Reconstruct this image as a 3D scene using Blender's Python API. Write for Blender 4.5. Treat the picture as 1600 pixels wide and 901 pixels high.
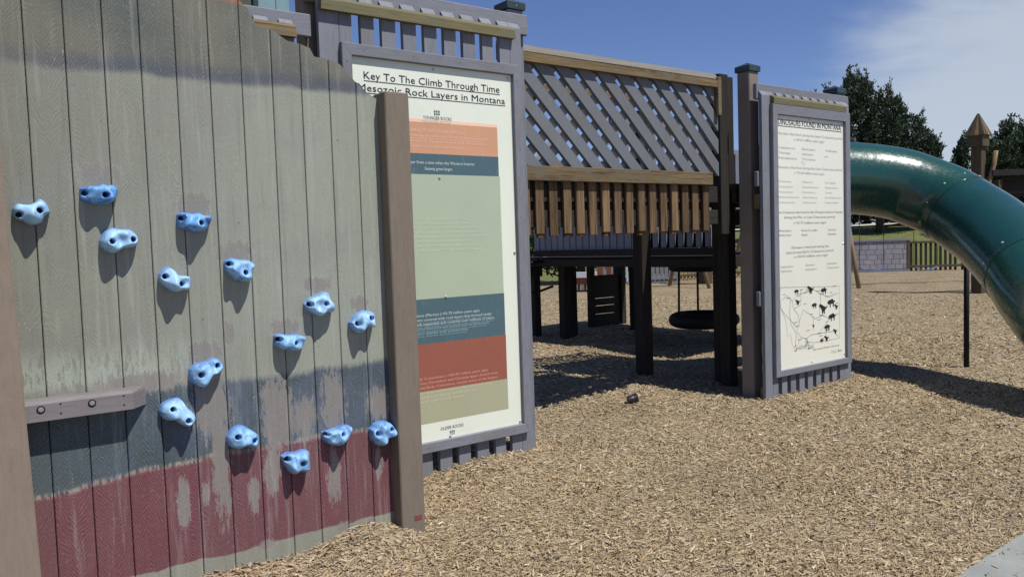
import bpy, bmesh, math, random
import numpy as np
from mathutils import Vector, Matrix, Euler
random.seed(7); rng = np.random.default_rng(11)
SC = bpy.context.scene
for o in list(bpy.data.objects): bpy.data.objects.remove(o)
C = SC.collection

# ------------------------------------------------------------------ camera
YAW, PIT, ROL = .931996, .056475, -.0328806
fw = np.array([math.cos(YAW), math.sin(YAW), 0]); rt = np.array([math.sin(YAW), -math.cos(YAW), 0]); up = np.array([0, 0, 1.])
f2 = fw*math.cos(PIT) - up*math.sin(PIT); u2 = up*math.cos(PIT) + fw*math.sin(PIT)
r3 = rt*math.cos(ROL) + u2*math.sin(ROL); u3 = u2*math.cos(ROL) - rt*math.sin(ROL)
cd = bpy.data.cameras.new('camera'); cam = bpy.data.objects.new('camera', cd); C.objects.link(cam)
cam.matrix_world = Matrix(((r3[0], u3[0], -f2[0], 0), (r3[1], u3[1], -f2[1], 0), (r3[2], u3[2], -f2[2], 1.6), (0, 0, 0, 1)))
cd.sensor_width = 36; cd.lens = 1250/1600*36; cd.clip_end = 3000; cd.clip_start = .05
SC.camera = cam

# ------------------------------------------------------------------ light
SUN = Vector((.3, -1, 1.8)).normalized()
W = bpy.data.worlds.new('World'); SC.world = W; W.use_nodes = True
nt = W.node_tree; nt.nodes.clear(); N = nt.nodes.new; L = nt.links.new
out = N('ShaderNodeOutputWorld'); bg = N('ShaderNodeBackground'); bg.inputs[1].default_value = .05
sky = N('ShaderNodeTexSky'); sky.sky_type = 'NISHITA'; sky.sun_disc = False
sky.sun_elevation = math.asin(SUN.z); sky.sun_rotation = math.atan2(SUN.x, SUN.y)
sky.altitude = 1400; sky.air_density = 1.0; sky.dust_density = .6; sky.ozone_density = 2.2
tc = N('ShaderNodeTexCoord')
mp = N('ShaderNodeMapping'); mp.inputs['Scale'].default_value = (1.0, 1.0, 3.4); mp.inputs['Rotation'].default_value = (0, .18, .5)
L(tc.outputs['Generated'], mp.inputs[0])
n1 = N('ShaderNodeTexNoise'); n1.inputs['Scale'].default_value = 2.2; n1.inputs['Detail'].default_value = 9; n1.inputs['Roughness'].default_value = .58; n1.inputs['Distortion'].default_value = .5
L(mp.outputs[0], n1.inputs[0])
# cirrus thickens towards the south-east part of the sky, low down
dv = N('ShaderNodeVectorMath'); dv.operation = 'DOT_PRODUCT'; dv.inputs[1].default_value = (.955, .22, .02)
nm = N('ShaderNodeVectorMath'); nm.operation = 'NORMALIZE'; L(tc.outputs['Generated'], nm.inputs[0]); L(nm.outputs[0], dv.inputs[0])
mr = N('ShaderNodeMapRange'); mr.interpolation_type = 'SMOOTHSTEP'
for i, v in zip((1, 2, 3, 4), (.84, .98, 0, .66)): mr.inputs[i].default_value = v
L(dv.outputs['Value'], mr.inputs[0])
ad = N('ShaderNodeMath'); ad.operation = 'ADD'; L(n1.outputs['Fac'], ad.inputs[0]); L(mr.outputs[0], ad.inputs[1])
cr = N('ShaderNodeMapRange'); cr.interpolation_type = 'SMOOTHSTEP'
for i, v in zip((1, 2, 3, 4), (.68, 1.05, 0, .82)): cr.inputs[i].default_value = v
L(ad.outputs[0], cr.inputs[0])
mx = N('ShaderNodeMix'); mx.data_type = 'RGBA'; L(cr.outputs[0], mx.inputs[0])
tint = N('ShaderNodeMix'); tint.data_type = 'RGBA'; tint.blend_type = 'MULTIPLY'; tint.inputs[0].default_value = 1
tint.inputs[7].default_value = (1.55, 1.62, 2.08, 1); L(sky.outputs[0], tint.inputs[6])
L(tint.outputs[2], mx.inputs[6]); mx.inputs[7].default_value = (11.0, 12.3, 13.8, 1)
L(mx.outputs[2], bg.inputs[0]); L(bg.outputs[0], out.inputs[0])

sd = bpy.data.lights.new('sun', 'SUN'); sd.energy = 5.0; sd.angle = math.radians(.5); sd.color = (1, .97, .92)
so = bpy.data.objects.new('sun', sd); C.objects.link(so); so.location = SUN*60
so.rotation_euler = (-SUN).to_track_quat('-Z', 'Y').to_euler()
SC.view_settings.view_transform = 'Standard'; SC.view_settings.look = 'None'
SC.view_settings.exposure = 0; SC.view_settings.gamma = 1
SC.render.engine = 'CYCLES'

# ------------------------------------------------------------------ helpers
def lin(c): c = c/255; return c/12.92 if c < .04045 else ((c+.055)/1.055)**2.4
def alb(r, g, b, k=.82):           # colour of a thing from how it looks in full light
    return tuple(min(.9, lin(v)/k) for v in (r, g, b))
WL = {}
def place(o, loc, parent):
    loc = Vector(loc); WL[o.name] = loc
    if parent is not None: o.parent = parent; o.location = loc - WL[parent.name]
    else: o.location = loc
def obj(name, me, mat=None, parent=None, loc=(0, 0, 0), rot=None, smooth=False):
    if mat is not None and not me.materials: me.materials.append(mat)
    if smooth: me.polygons.foreach_set('use_smooth', [True]*len(me.polygons))
    o = bpy.data.objects.new(name, me); C.objects.link(o); place(o, loc, parent)
    if rot: o.rotation_euler = rot
    return o
def pyd(name, v, f, mat=None, parent=None, loc=(0, 0, 0), rot=None, smooth=False):
    me = bpy.data.meshes.new(name); me.from_pydata([tuple(map(float, p)) for p in v], [], f); me.update()
    return obj(name, me, mat, parent, loc, rot, smooth)
def thing(name, label, cat, loc=(0, 0, 0), group=None):
    o = bpy.data.objects.new(name, None); C.objects.link(o); o.empty_display_size = .2; place(o, loc, None)
    o['label'] = label; o['category'] = cat
    if group: o['group'] = group
    return o
def tag(o, label=None, cat=None, group=None, kind=None):
    for k, v in (('label', label), ('category', cat), ('group', group), ('kind', kind)):
        if v: o[k] = v
    return o
_bx = {}
def box_data(sx, sy, sz, b):
    h = (sx/2, sy/2, sz/2); b = min(b, .45*min(sx, sy, sz)); V = []; idx = {}
    for cx in (-1, 1):
        for cy in (-1, 1):
            for cz in (-1, 1):
                for a in range(3):
                    s = (cx, cy, cz); V.append([s[i]*(h[i] if i == a else h[i]-b) for i in range(3)]); idx[(s, a)] = len(V)-1
    F = []
    def addf(f):
        p = [Vector(V[i]) for i in f]; n = (p[1]-p[0]).cross(p[2]-p[0]); c = sum(p, Vector())/len(p)
        F.append(tuple(f) if n.dot(c) > 0 else tuple(reversed(f)))
    for a in range(3):
        o1, o2 = [i for i in range(3) if i != a]
        for s in (-1, 1):
            q = []
            for u, v in ((-1, -1), (1, -1), (1, 1), (-1, 1)):
                t = [0]*3; t[a] = s; t[o1] = u; t[o2] = v; q.append(idx[(tuple(t), a)])
            addf(q)
    for a in range(3):
        for bb in range(a+1, 3):
            c = 3-a-bb
            for s in (-1, 1):
                for u in (-1, 1):
                    t = [0]*3; t[a] = s; t[bb] = u; t[c] = -1; t2 = list(t); t2[c] = 1
                    addf([idx[(tuple(t), a)], idx[(tuple(t2), a)], idx[(tuple(t2), bb)], idx[(tuple(t), bb)]])
    for cx in (-1, 1):
        for cy in (-1, 1):
            for cz in (-1, 1): addf([idx[((cx, cy, cz), a)] for a in range(3)])
    return V, F
def board(name, c, s, mat, parent=None, rot=None, bev=.004):
    key = (round(s[0], 4), round(s[1], 4), round(s[2], 4), mat.name, bev)
    me = _bx.get(key)
    if me is None:
        V, F = box_data(s[0], s[1], s[2], bev); me = bpy.data.meshes.new(name); me.from_pydata(V, [], F); me.update(); me.materials.append(mat); _bx[key] = me
    return obj(name, me, None, parent, c, rot)
def bspan(name, x0, x1, y0, y1, z0, z1, mat, parent=None, bev=.004):
    return board(name, ((x0+x1)/2, (y0+y1)/2, (z0+z1)/2), (x1-x0, y1-y0, z1-z0), mat, parent, None, bev)
def lathe(name, prof, mat, parent, loc, rot=None, n=24, smooth=False):   # prof [(r,z)]
    V = []; F = []
    for r, z in prof:
        for k in range(n): V.append((r*math.cos(k*2*math.pi/n), r*math.sin(k*2*math.pi/n), z))
    for i in range(len(prof)-1):
        for k in range(n): F.append((i*n+k, i*n+(k+1) % n, (i+1)*n+(k+1) % n, (i+1)*n+k))
    F.append(tuple(reversed(range(n)))); F.append(tuple((len(prof)-1)*n+k for k in range(n)))
    return pyd(name, V, F, mat, parent, loc, rot, smooth)
def tube_data(P, R, n=10, closed=False):
    P = [Vector(p) for p in P]; V = []; F = []; prev = None
    for i, p in enumerate(P):
        t = (P[min(i+1, len(P)-1)]-P[max(i-1, 0)]).normalized()
        if closed: t = (P[(i+1) % len(P)]-P[i-1]).normalized()
        if prev is None:
            a = t.orthogonal().normalized()
        else: a = (prev - t*prev.dot(t)).normalized()
        prev = a; b = t.cross(a); r = R[i] if hasattr(R, '__len__') else R
        for k in range(n):
            an = 2*math.pi*k/n; V.append(tuple(p + a*r*math.cos(an) + b*r*math.sin(an)))
    m = len(P)
    for i in range(m if closed else m-1):
        j = (i+1) % m
        for k in range(n): F.append((i*n+k, i*n+(k+1) % n, j*n+(k+1) % n, j*n+k))
    if not closed: F.append(tuple(reversed(range(n)))); F.append(tuple((m-1)*n+k for k in range(n)))
    return V, F
def tube(name, P, R, mat, parent=None, n=10, closed=False, smooth=True):
    c = Vector(P[0]); V, F = tube_data([Vector(p)-c for p in P], R, n, closed)
    return pyd(name, V, F, mat, parent, c, None, smooth)
def catmull(P, k=12):
    P = [Vector(p) for p in P]; Q = [2*P[0]-P[1]]+P+[2*P[-1]-P[-2]]; o = []
    for i in range(1, len(Q)-2):
        for j in range(k):
            t = j/k; a, b, c, d = Q[i-1:i+3]
            o.append(.5*((2*b)+(c-a)*t+(2*a-5*b+4*c-d)*t*t+(3*b-a-3*c+d)*t**3))
    o.append(P[-1]); return o

# ------------------------------------------------------------------ materials
class MT:
    def __init__(s, name, rough=.8, spec=.3):
        s.m = bpy.data.materials.new(name); s.m.use_nodes = True; s.nt = s.m.node_tree; s.b = s.nt.nodes['Principled BSDF']
        s.b.inputs['Roughness'].default_value = rough; s.b.inputs['Specular IOR Level'].default_value = spec
    def n(s, t, **k):
        x = s.nt.nodes.new('ShaderNode'+t)
        for a, b in k.items(): setattr(x, a, b)
        return x
    def l(s, a, b): s.nt.links.new(a, b)
    def math(s, op, a, b=None, c=None, clamp=False):
        x = s.n('Math', operation=op); x.use_clamp = clamp
        for i, v in enumerate((a, b, c)):
            if v is None: continue
            if isinstance(v, (int, float)): x.inputs[i].default_value = v
            else: s.l(v, x.inputs[i])
        return x.outputs[0]
    def mix(s, f, a, b, mode='MIX'):
        x = s.n('Mix', data_type='RGBA', blend_type=mode)
        for i, v in ((0, f), (6, a), (7, b)):
            if isinstance(v, (int, float)): x.inputs[i].default_value = v
            elif isinstance(v, tuple): x.inputs[i].default_value = (*v[:3], 1)
            else: s.l(v, x.inputs[i])
        return x.outputs[2]
    def noise(s, vec, scale, detail=3, rough=.5, dist=0):
        x = s.n('TexNoise'); x.inputs['Scale'].default_value = scale; x.inputs['Detail'].default_value = detail
        x.inputs['Roughness'].default_value = rough; x.inputs['Distortion'].default_value = dist
        if vec is not None: s.l(vec, x.inputs['Vector'])
        return x.outputs['Fac']
    def rng(s, v, a, b, c=0, d=1, smooth=True):
        x = s.n('MapRange'); x.interpolation_type = 'SMOOTHSTEP' if smooth else 'LINEAR'
        s.l(v, x.inputs[0])
        for i, q in zip((1, 2, 3, 4), (a, b, c, d)): x.inputs[i].default_value = q
        return x.outputs[0]
    def mapping(s, vec, scale=(1, 1, 1), loc=None):
        x = s.n('Mapping'); s.l(vec, x.inputs[0]); x.inputs['Scale'].default_value = scale
        if loc is not None: s.l(loc, x.inputs['Location'])
        return x.outputs[0]
    def bump(s, h, strength=.3, dist=.004):
        x = s.n('Bump'); x.inputs['Strength'].default_value = strength; x.inputs['Distance'].default_value = dist
        s.l(h, x.inputs['Height']); s.l(x.outputs[0], s.b.inputs['Normal'])
    def col(s, v):
        if isinstance(v, tuple): s.b.inputs['Base Color'].default_value = (*v[:3], 1)
        else: s.l(v, s.b.inputs['Base Color'])
    def objco(s, world=False):
        tc = s.n('TexCoord'); oi = s.n('ObjectInfo')
        off = s.n('CombineXYZ'); r = oi.outputs['Random']
        for i, k in enumerate((37., 71., 53.)): s.l(s.math('MULTIPLY', r, k), off.inputs[i])
        ad = s.n('VectorMath', operation='ADD'); s.l(tc.outputs['Object'], ad.inputs[0]); s.l(off.outputs[0], ad.inputs[1])
        return ad.outputs[0], r
def wood(name, base, dark, axis='z', grain=60, var=.18, rough=.85, contrast=.6, weather=None, bump=.35):
    m = MT(name, rough, .2); co, r = m.objco()
    sc = {'x': (.04, 1, 1), 'y': (1, .04, 1), 'z': (1, 1, .04)}[axis]
    g = m.mapping(co, sc); n1 = m.noise(g, grain, 4, .6, .6); n2 = m.noise(g, grain*3.3, 2, .5); n3 = m.noise(co, 9, 3)
    f = m.rng(n1, .35, .72); c = m.mix(m.math('MULTIPLY', f, contrast), base, dark)
    c = m.mix(m.math('MULTIPLY', m.rng(n2, .45, .7), contrast*.55), c, tuple(v*.45 for v in dark))
    if weather: c = m.mix(m.rng(n3, .42, .68), c, weather)
    hv = m.n('HueSaturation'); m.l(c, hv.inputs['Color']); m.l(m.math('MULTIPLY_ADD', r, var*2, 1-var), hv.inputs['Value'])
    m.col(hv.outputs[0]); m.bump(m.math('ADD', n1, m.math('MULTIPLY', n2, .5)), bump, .004); return m.m
def composite(name, base, axis='z', var=.07, speck=.5, rough=.72, dirt=(.16, .13, .1)):
    m = MT(name, rough, .3); co, r = m.objco()
    sc = {'x': (.12, 1, 1), 'y': (1, .12, 1), 'z': (1, 1, .12)}[axis]
    g = m.mapping(co, sc); n1 = m.noise(g, 70, 4, .65, .3); n2 = m.noise(co, 190, 3, .7); n3 = m.noise(co, 4, 6, .65)
    c = m.mix(m.math('MULTIPLY', m.rng(n1, .35, .75), speck), base, tuple(v*.62 for v in base))
    c = m.mix(m.math('MULTIPLY', m.rng(n3, .46, .72), .42), c, dirt)
    c = m.mix(m.math('MULTIPLY', m.rng(n2, .55, .7), .35), c, tuple(min(1, v*1.5) for v in base))
    hv = m.n('HueSaturation'); m.l(c, hv.inputs['Color']); m.l(m.math('MULTIPLY_ADD', r, var*2, 1-var), hv.inputs['Value'])
    m.col(hv.outputs[0]); m.bump(m.math('ADD', n1, m.math('MULTIPLY', n2, .4)), .3, .003); return m.m
def flat(name, c, rough=.6, spec=.4, metal=0, nz=.0, ns=30):
    m = MT(name, rough, spec); m.b.inputs['Metallic'].default_value = metal
    if nz:
        tcn = m.n('TexCoord'); k = m.noise(tcn.outputs['Object'], ns, 4, .6)
        m.col(m.mix(m.rng(k, .35, .7), c, tuple(v*(1-nz) for v in c)))
    else: m.col(c)
    return m.m
GR = (.20, .21, .236); BR = (.205, .168, .128)
gz = composite('gray_composite_upright', GR); gx = composite('gray_composite_level', GR, 'x'); gy = composite('gray_composite_deep', GR, 'y')
bz = composite('brown_composite_post', BR, 'z', .04, .4, .85); bzl = composite('tan_composite_post', (.25, .197, .15), 'z', .03, .3, .9)
bz2 = composite('taupe_composite_post', (.225, .192, .162), 'z', .04, .22, .85)
wx = wood('weathered_cedar_rail', alb(120, 103, 74), (.06, .04, .022), 'x', 40, .12, weather=alb(100, 92, 76), contrast=.75)
wgx = wood('mossy_rail_wood', alb(108, 102, 76), (.065, .055, .03), 'x', 45, .08, weather=alb(98, 96, 76), contrast=.5)
wz = wood('cedar_picket_wood', alb(110, 90, 66), (.06, .036, .02), 'z', 50, .38, contrast=.85)
wd = wood('shade_darkened_wood', (.036, .031, .027), (.016, .013, .011), 'z', 40, .1)  # under-deck shade put into the colour, also in both beam woods
wdx = wood('shade_darkened_beam_wood', (.036, .031, .027), (.016, .013, .011), 'x', 40, .1)
wdy = wood('shade_darkened_side_beam_wood', (.036, .031, .027), (.016, .013, .011), 'y', 40, .1)
fz = wood('brown_fence_wood', (.11, .085, .055), (.045, .032, .02), 'z', 40, .2)
logm = wood('peeled_log_wood', alb(132, 114, 84), (.12, .085, .05), 'z', 20, .08)
lat = composite('gray_lattice_slat', (.15, .162, .178), 'z', .06, .3)
green_cap = flat('dark_green_plastic_cap', (.028, .05, .053), .45, .5, nz=.3)
steel = flat('galvanised_screw', (.62, .62, .6), .35, .5, .7)
darkm = flat('black_rubber', (.012, .012, .013), .7, .3, nz=.3)
blackm = flat('dark_bolt_recess', (.012, .014, .02), .6, .3)
gray_bolt = flat('dull_gray_bolt', (.22, .22, .215), .6, .4)
wcap = wood('sun_bleached_rail_top', alb(112, 108, 98), (.11, .10, .085), 'x', 35, .05, contrast=.5)
lat2 = composite('lit_lattice_slat', (.29, .29, .30), 'z', .06, .3)  # lighter copy of the lattice gray: brighter lighting put into the colour
chain_m = flat('dark_chain_steel', (.06, .06, .06), .5, .4, .5)

# ------------------------------------------------------------------ ground
def g_np(x, y):
    z = .012*np.sin(x*1.7+.6)*np.cos(y*1.3+.4) + .008*np.sin(x*4.1+y*2.9) + .006*np.sin(x*7.3-y*5.1+1) - .004
    def ga(cx, cy, a, sx, sy): return a*np.exp(-((x-cx)/sx)**2-((y-cy)/sy)**2)
    z = z + ga(1.86, 3.86, .085, .26, .2) + ga(1.3, 3.95, .045, .8, .3) + ga(3.2, 4.85, .05, .6, .3) + ga(6.3, 6.25, .07, .9, .5) + ga(2.14, 3.7, -.02, .25, .2) - ga(8.9, 4.6, .03, .9, .8)
    z = z*np.clip((y-1.3)/.9, 0, 1) - .03*np.clip((1.62-y)/.25, 0, 1)*(y > -3)
    far = np.clip((np.hypot(x, y)-26)/6, 0, 1); z = z*(1-far)
    return z
def ground_mesh():
    def axis(a, b, s, far):
        c = list(np.arange(a, b+1e-6, s)); d = s; hi = b; lo = a; H = []; Lo = []
        while hi < far: d *= 1.22; hi += d; H.append(hi)
        d = s
        while lo > -far: d *= 1.22; lo -= d; Lo.append(lo)
        return np.array(Lo[::-1]+c+H)
    X = axis(-1, 12, .06, 900); Y = axis(1.2, 9, .06, 900); gx_, gy_ = np.meshgrid(X, Y, indexing='ij')
    Z = g_np(gx_, gy_); V = np.stack([gx_, gy_, Z], -1).reshape(-1, 3); nx, ny = len(X), len(Y)
    i = np.arange(nx-1)[:, None]*ny+np.arange(ny-1)[None]; F = np.stack([i, i+ny, i+ny+1, i+1], -1).reshape(-1, 4)
    return V, F
def np_mesh(name, V, F):
    me = bpy.data.meshes.new(name); me.vertices.add(len(V)); me.vertices.foreach_set('co', V.astype(np.float32).ravel())
    k = F.shape[1]; me.loops.add(F.size); me.loops.foreach_set('vertex_index', F.astype(np.int32).ravel())
    me.polygons.add(len(F)); me.polygons.foreach_set('loop_start', (np.arange(len(F))*k).astype(np.int32)); me.update(calc_edges=True); return me
m = MT('wood_chip_ground', .95, .15)
geo = m.n('NewGeometry').outputs['Position']
v1 = m.n('TexVoronoi', feature='F1'); v1.inputs['Scale'].default_value = 1; v1.inputs['Randomness'].default_value = 1
wob = m.n('TexNoise'); wob.inputs['Scale'].default_value = 9; m.l(geo, wob.inputs['Vector'])
addv = m.n('VectorMath', operation='MULTIPLY_ADD'); m.l(wob.outputs['Color'], addv.inputs[0]); addv.inputs[1].default_value = (.12, .12, 0); m.l(geo, addv.inputs[2])
m.l(m.mapping(addv.outputs[0], (42, 95, 42)), v1.inputs['Vector'])
sep = m.n('SeparateColor'); m.l(v1.outputs['Color'], sep.inputs[0])
c = m.mix(sep.outputs[0], (.26, .19, .105), (.42, .325, .195))
c = m.mix(m.rng(sep.outputs[1], .72, .86), c, (.60, .50, .33))
c = m.mix(m.rng(sep.outputs[2], .8, .9), c, (.06, .042, .025))
c = m.mix(m.rng(v1.outputs['Distance'], .45, .9), c, (.13, .095, .055))
big = m.noise(geo, .9, 5, .6); c = m.mix(m.math('MULTIPLY', m.rng(big, .4, .66), .3), c, (.44, .37, .26))
m.col(c); m.bump(m.math('ADD', v1.outputs['Distance'], sep.outputs[0]), .9, .012)
V, F = ground_mesh(); go = obj('ground', np_mesh('ground', V, F), m.m, smooth=True); tag(go, kind='structure')
# loose chips, near ground
def chips():
    Ps = []
    for r0, r1, dens in ((1.9, 4.2, 9000), (4.2, 6.5, 6200), (6.5, 9.5, 2500), (9.5, 14, 800), (14, 22, 150)):
        a0, a1 = math.radians(13), math.radians(112)
        n = int(dens*(r1*r1-r0*r0)*.5*(a1-a0)*.8)
        r = np.sqrt(rng.uniform(r0*r0, r1*r1, n)); a = rng.uniform(a0, a1, n); Ps.append(np.stack([r*np.cos(a), r*np.sin(a)], -1))
    P = np.concatenate(Ps); x, y = P[:, 0], P[:, 1]
    keep = ~((x > -.5) & (x < 2.0) & (y > 3.96)) & ~((x > -3) & (x < 2.1) & (y > 4.9)) & ((y > 1.72+.05*np.sin(x*5)+.04*np.sin(x*13)) | (rng.random(len(x)) < .05))
    P = P[keep]; x, y = P[:, 0], P[:, 1]; n = len(P); d = np.hypot(x, y)
    ln = np.clip(rng.lognormal(math.log(.0185), .46, n), .007, .065)*(1+np.clip((d-5)/12, 0, 1.2)); wd_ = ln*rng.uniform(.16, .42, n); wd_ = np.clip(wd_, .003, .012)*(1+np.clip((d-5)/10, 0, 1))
    th = rng.normal(.1, 1.0, n); ti = rng.normal(0, .28, n); ro = rng.normal(0, .42, n)
    ux = np.stack([np.cos(th)*np.cos(ti), np.sin(th)*np.cos(ti), np.sin(ti)], -1)
    s0 = np.stack([-np.sin(th), np.cos(th), 0*th], -1); nn = np.cross(ux, s0); sv = s0*np.cos(ro)[:, None]+nn*np.sin(ro)[:, None]; nn = np.cross(ux, sv)
    base = np.stack([x, y, g_np(x, y)+.002+np.abs(np.sin(ti))*ln*.35+rng.random(n)*.009+.007*((y < 1.75))], -1)
    h = (wd_*.28)[:, None]; a = ux*(ln/2)[:, None]; b = sv*(wd_/2)[:, None]
    tp = rng.uniform(.35, 1, (n, 1)); tq = rng.uniform(.35, 1, (n, 1))
    V = np.stack([base-a-b*tp, base-a*.96+nn*h, base-a+b*tp, base+a-b*tq, base+a*.96+nn*h, base+a+b*tq], 1).reshape(-1, 3)
    i = np.arange(n)[:, None]*6; F = np.concatenate([i+[[0, 3, 4, 1]], i+[[1, 4, 5, 2]]], 0)
    me = np_mesh('wood_chips', V, F)
    pal = np.array([(.36, .268, .153), (.415, .315, .187), (.475, .378, .24), (.28, .20, .112), (.13, .09, .055), (.30, .25, .185), (.60, .51, .38)])
    pid = rng.choice(7, n, p=[.26, .24, .17, .14, .07, .09, .03]); col = pal[pid]*rng.uniform(.82, 1.15, (n, 1))
    pk = np.clip(.5+.5*np.sin(x*.9-y*.7+1.2)*np.cos(x*.35+y*.5), 0, 1)*np.clip((5.2-x)/3, 0, 1); dk = np.clip(np.sin(x*2.1+1.3*np.sin(y*1.7))*np.cos(y*1.9+.8*np.sin(x*2.3)), 0, 1)[:, None]
    col = col*(1+pk[:, None]*np.array([.08, 0, .06]))*(1-.22*dk)
    ca = me.color_attributes.new('chip', 'FLOAT_COLOR', 'POINT'); full = np.ones((n, 6, 4), np.float32); full[:, :, :3] = col[:, None]
    ca.data.foreach_set('color', full.ravel())
    return me
m = MT('wood_chip', .85, .2); at = m.n('Attribute'); at.attribute_name = 'chip'
gp = m.n('NewGeometry').outputs['Position']; bn = m.noise(gp, .8, 4, .6)
m.col(m.mix(m.math('MULTIPLY', m.rng(bn, .42, .66), .25), at.outputs['Color'], (.40, .34, .23)))
tag(obj('wood_chips', chips(), m.m), kind='stuff')
# pavement
m = MT('concrete_path', .9, .2); gp = m.n('NewGeometry').outputs['Position']
c = m.mix(m.rng(m.noise(gp, 3, 6, .65), .3, .7), (.30, .31, .285), (.23, .24, .225)); c = m.mix(m.math('MULTIPLY', m.rng(m.noise(gp, 240, 2), .6, .75), .5), c, (.12, .12, .11)); m.col(c); m.bump(m.noise(gp, 180, 3), .3, .003)
def slabmesh():
    xs = np.arange(-8, 14.01, .35); V = []
    for x in xs: V += [(x, 1.705+.012*math.sin(x*3.1), -.2), (x, 1.705+.012*math.sin(x*3.1), .006), (x, -1.2, .006), (x, -1.2, -.2)]
    F = []
    for i in range(len(xs)-1): F += [(4*i+k, 4*i+(k+1) % 4, 4*i+4+(k+1) % 4, 4*i+4+k) for k in range(4)]
    return V, F
V, F = slabmesh(); tag(pyd('pavement', V, F, m.m), kind='structure')
HOLDS=[
((0.404, 1.799), [(-0.054, 0.034), (-0.013, 0.029), (0.013, 0.039), (0.035, 0.054), (0.056, 0.033), (0.068, -0.003), (0.047, -0.02), (0.031, -0.049), (-0.007, -0.059), (-0.039, -0.042), (-0.066, -0.026), (-0.07, 0.01)], [(-0.049, -0.014), (0.025, 0.003)]),
((0.67, 1.879), [(-0.08, 0.021), (-0.046, 0.03), (-0.016, 0.029), (0.007, 0.041), (0.028, 0.033), (0.05, 0.037), (0.07, 0.02), (0.066, -0.011), (0.053, -0.032), (0.023, -0.049), (-0.02, -0.049), (-0.056, -0.043), (-0.08, -0.026)], [(-0.068, -0.003), (0.011, -0.01)]),
((0.728, 1.667), [(-0.074, 0.005), (-0.054, 0.043), (-0.018, 0.059), (0.016, 0.053), (0.055, 0.05), (0.079, 0.026), (0.083, -0.002), (0.07, -0.026), (0.037, -0.032), (0.011, -0.038), (-0.015, -0.055), (-0.046, -0.049), (-0.07, -0.026), (-0.075, -0.008)], [(-0.033, -0.002), (0.056, 0.005)]),
((1.061, 1.754), [(-0.076, 0.029), (-0.049, 0.041), (-0.01, 0.034), (0.018, 0.038), (0.044, 0.024), (0.076, 0.019), (0.069, -0.018), (0.045, -0.046), (-0.001, -0.055), (-0.04, -0.042), (-0.075, -0.026)], [(-0.063, 0.012), (0.014, -0.012)]),
((0.947, 1.483), [(-0.055, 0.029), (-0.033, 0.055), (-0.011, 0.06), (0.01, 0.044), (0.031, 0.02), (0.079, 0.008), (0.072, -0.048), (0.04, -0.055), (0.005, -0.059), (-0.029, -0.037), (-0.049, -0.017), (-0.06, 0.001)], [(-0.037, 0.017), (0.03, -0.02)]),
((1.26, 1.516), [(-0.07, 0.043), (-0.036, 0.058), (0.001, 0.048), (0.05, 0.043), (0.071, 0.018), (0.056, -0.015), (0.054, -0.054), (0.015, -0.062), (-0.028, -0.05), (-0.046, -0.03), (-0.068, 0.0)], [(-0.055, 0.029), (0.012, -0.015)]),
((1.665, 1.317), [(-0.087, 0.008), (-0.059, 0.036), (-0.015, 0.049), (0.024, 0.064), (0.051, 0.055), (0.055, 0.024), (0.072, -0.014), (0.063, -0.045), (0.019, -0.044), (-0.01, -0.063), (-0.041, -0.047), (-0.072, -0.024)], [(-0.067, 0.005), (0.012, 0.005)]),
((1.893, 1.207), [(-0.071, 0.001), (-0.043, 0.03), (-0.013, 0.051), (0.028, 0.059), (0.069, 0.043), (0.079, 0.004), (0.068, -0.033), (0.018, -0.034), (-0.018, -0.06), (-0.052, -0.043), (-0.065, -0.019)], [(-0.038, -0.005), (0.038, 0.018)]),
((1.489, 1.143), [(-0.074, 0.034), (-0.048, 0.042), (-0.007, 0.033), (0.045, 0.03), (0.084, 0.014), (0.076, -0.011), (0.051, -0.049), (-0.001, -0.051), (-0.052, -0.033), (-0.073, -0.011)], [(-0.061, 0.018), (0.015, -0.007)]),
((1.072, 1.041), [(-0.07, 0.019), (-0.042, 0.042), (-0.001, 0.045), (0.036, 0.058), (0.071, 0.049), (0.085, 0.013), (0.068, -0.01), (0.026, -0.023), (-0.001, -0.069), (-0.03, -0.071), (-0.069, -0.042), (-0.074, -0.011)], [(-0.032, -0.008), (0.049, 0.024)]),
((0.938, 0.861), [(-0.083, 0.02), (-0.065, 0.053), (-0.025, 0.068), (0.015, 0.066), (0.041, 0.026), (0.074, -0.016), (0.075, -0.047), (0.042, -0.069), (0.008, -0.054), (-0.019, -0.029), (-0.063, -0.019)], [(-0.029, 0.026), (0.033, -0.034)]),
((1.228, 0.695), [(-0.072, 0.017), (-0.047, 0.05), (-0.009, 0.063), (0.021, 0.051), (0.043, 0.035), (0.079, 0.003), (0.084, -0.03), (0.057, -0.054), (0.001, -0.043), (-0.027, -0.048), (-0.058, -0.036), (-0.073, -0.008)], [(-0.032, 0.015), (0.046, -0.014)]),
((1.495, 0.528), [(-0.075, 0.039), (-0.037, 0.052), (-0.004, 0.045), (0.038, 0.051), (0.074, 0.035), (0.069, -0.015), (0.06, -0.06), (0.012, -0.057), (-0.023, -0.063), (-0.048, -0.032), (-0.066, 0.005)], [(-0.054, 0.024), (0.019, -0.006)]),
((1.721, 0.624), [(-0.077, 0.029), (-0.022, 0.034), (0.036, 0.045), (0.083, 0.034), (0.075, -0.003), (0.039, -0.045), (-0.005, -0.054), (-0.054, -0.035), (-0.074, -0.005)], [(-0.064, 0.019), (0.016, 0.007)]),
((1.985, 0.59), [(-0.071, 0.032), (-0.034, 0.061), (0.012, 0.064), (0.059, 0.046), (0.086, 0.006), (0.072, -0.02), (0.031, -0.035), (0.007, -0.062), (-0.032, -0.063), (-0.062, -0.033), (-0.068, 0.004)], [(-0.04, 0.008), (0.043, 0.018)])]

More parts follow.
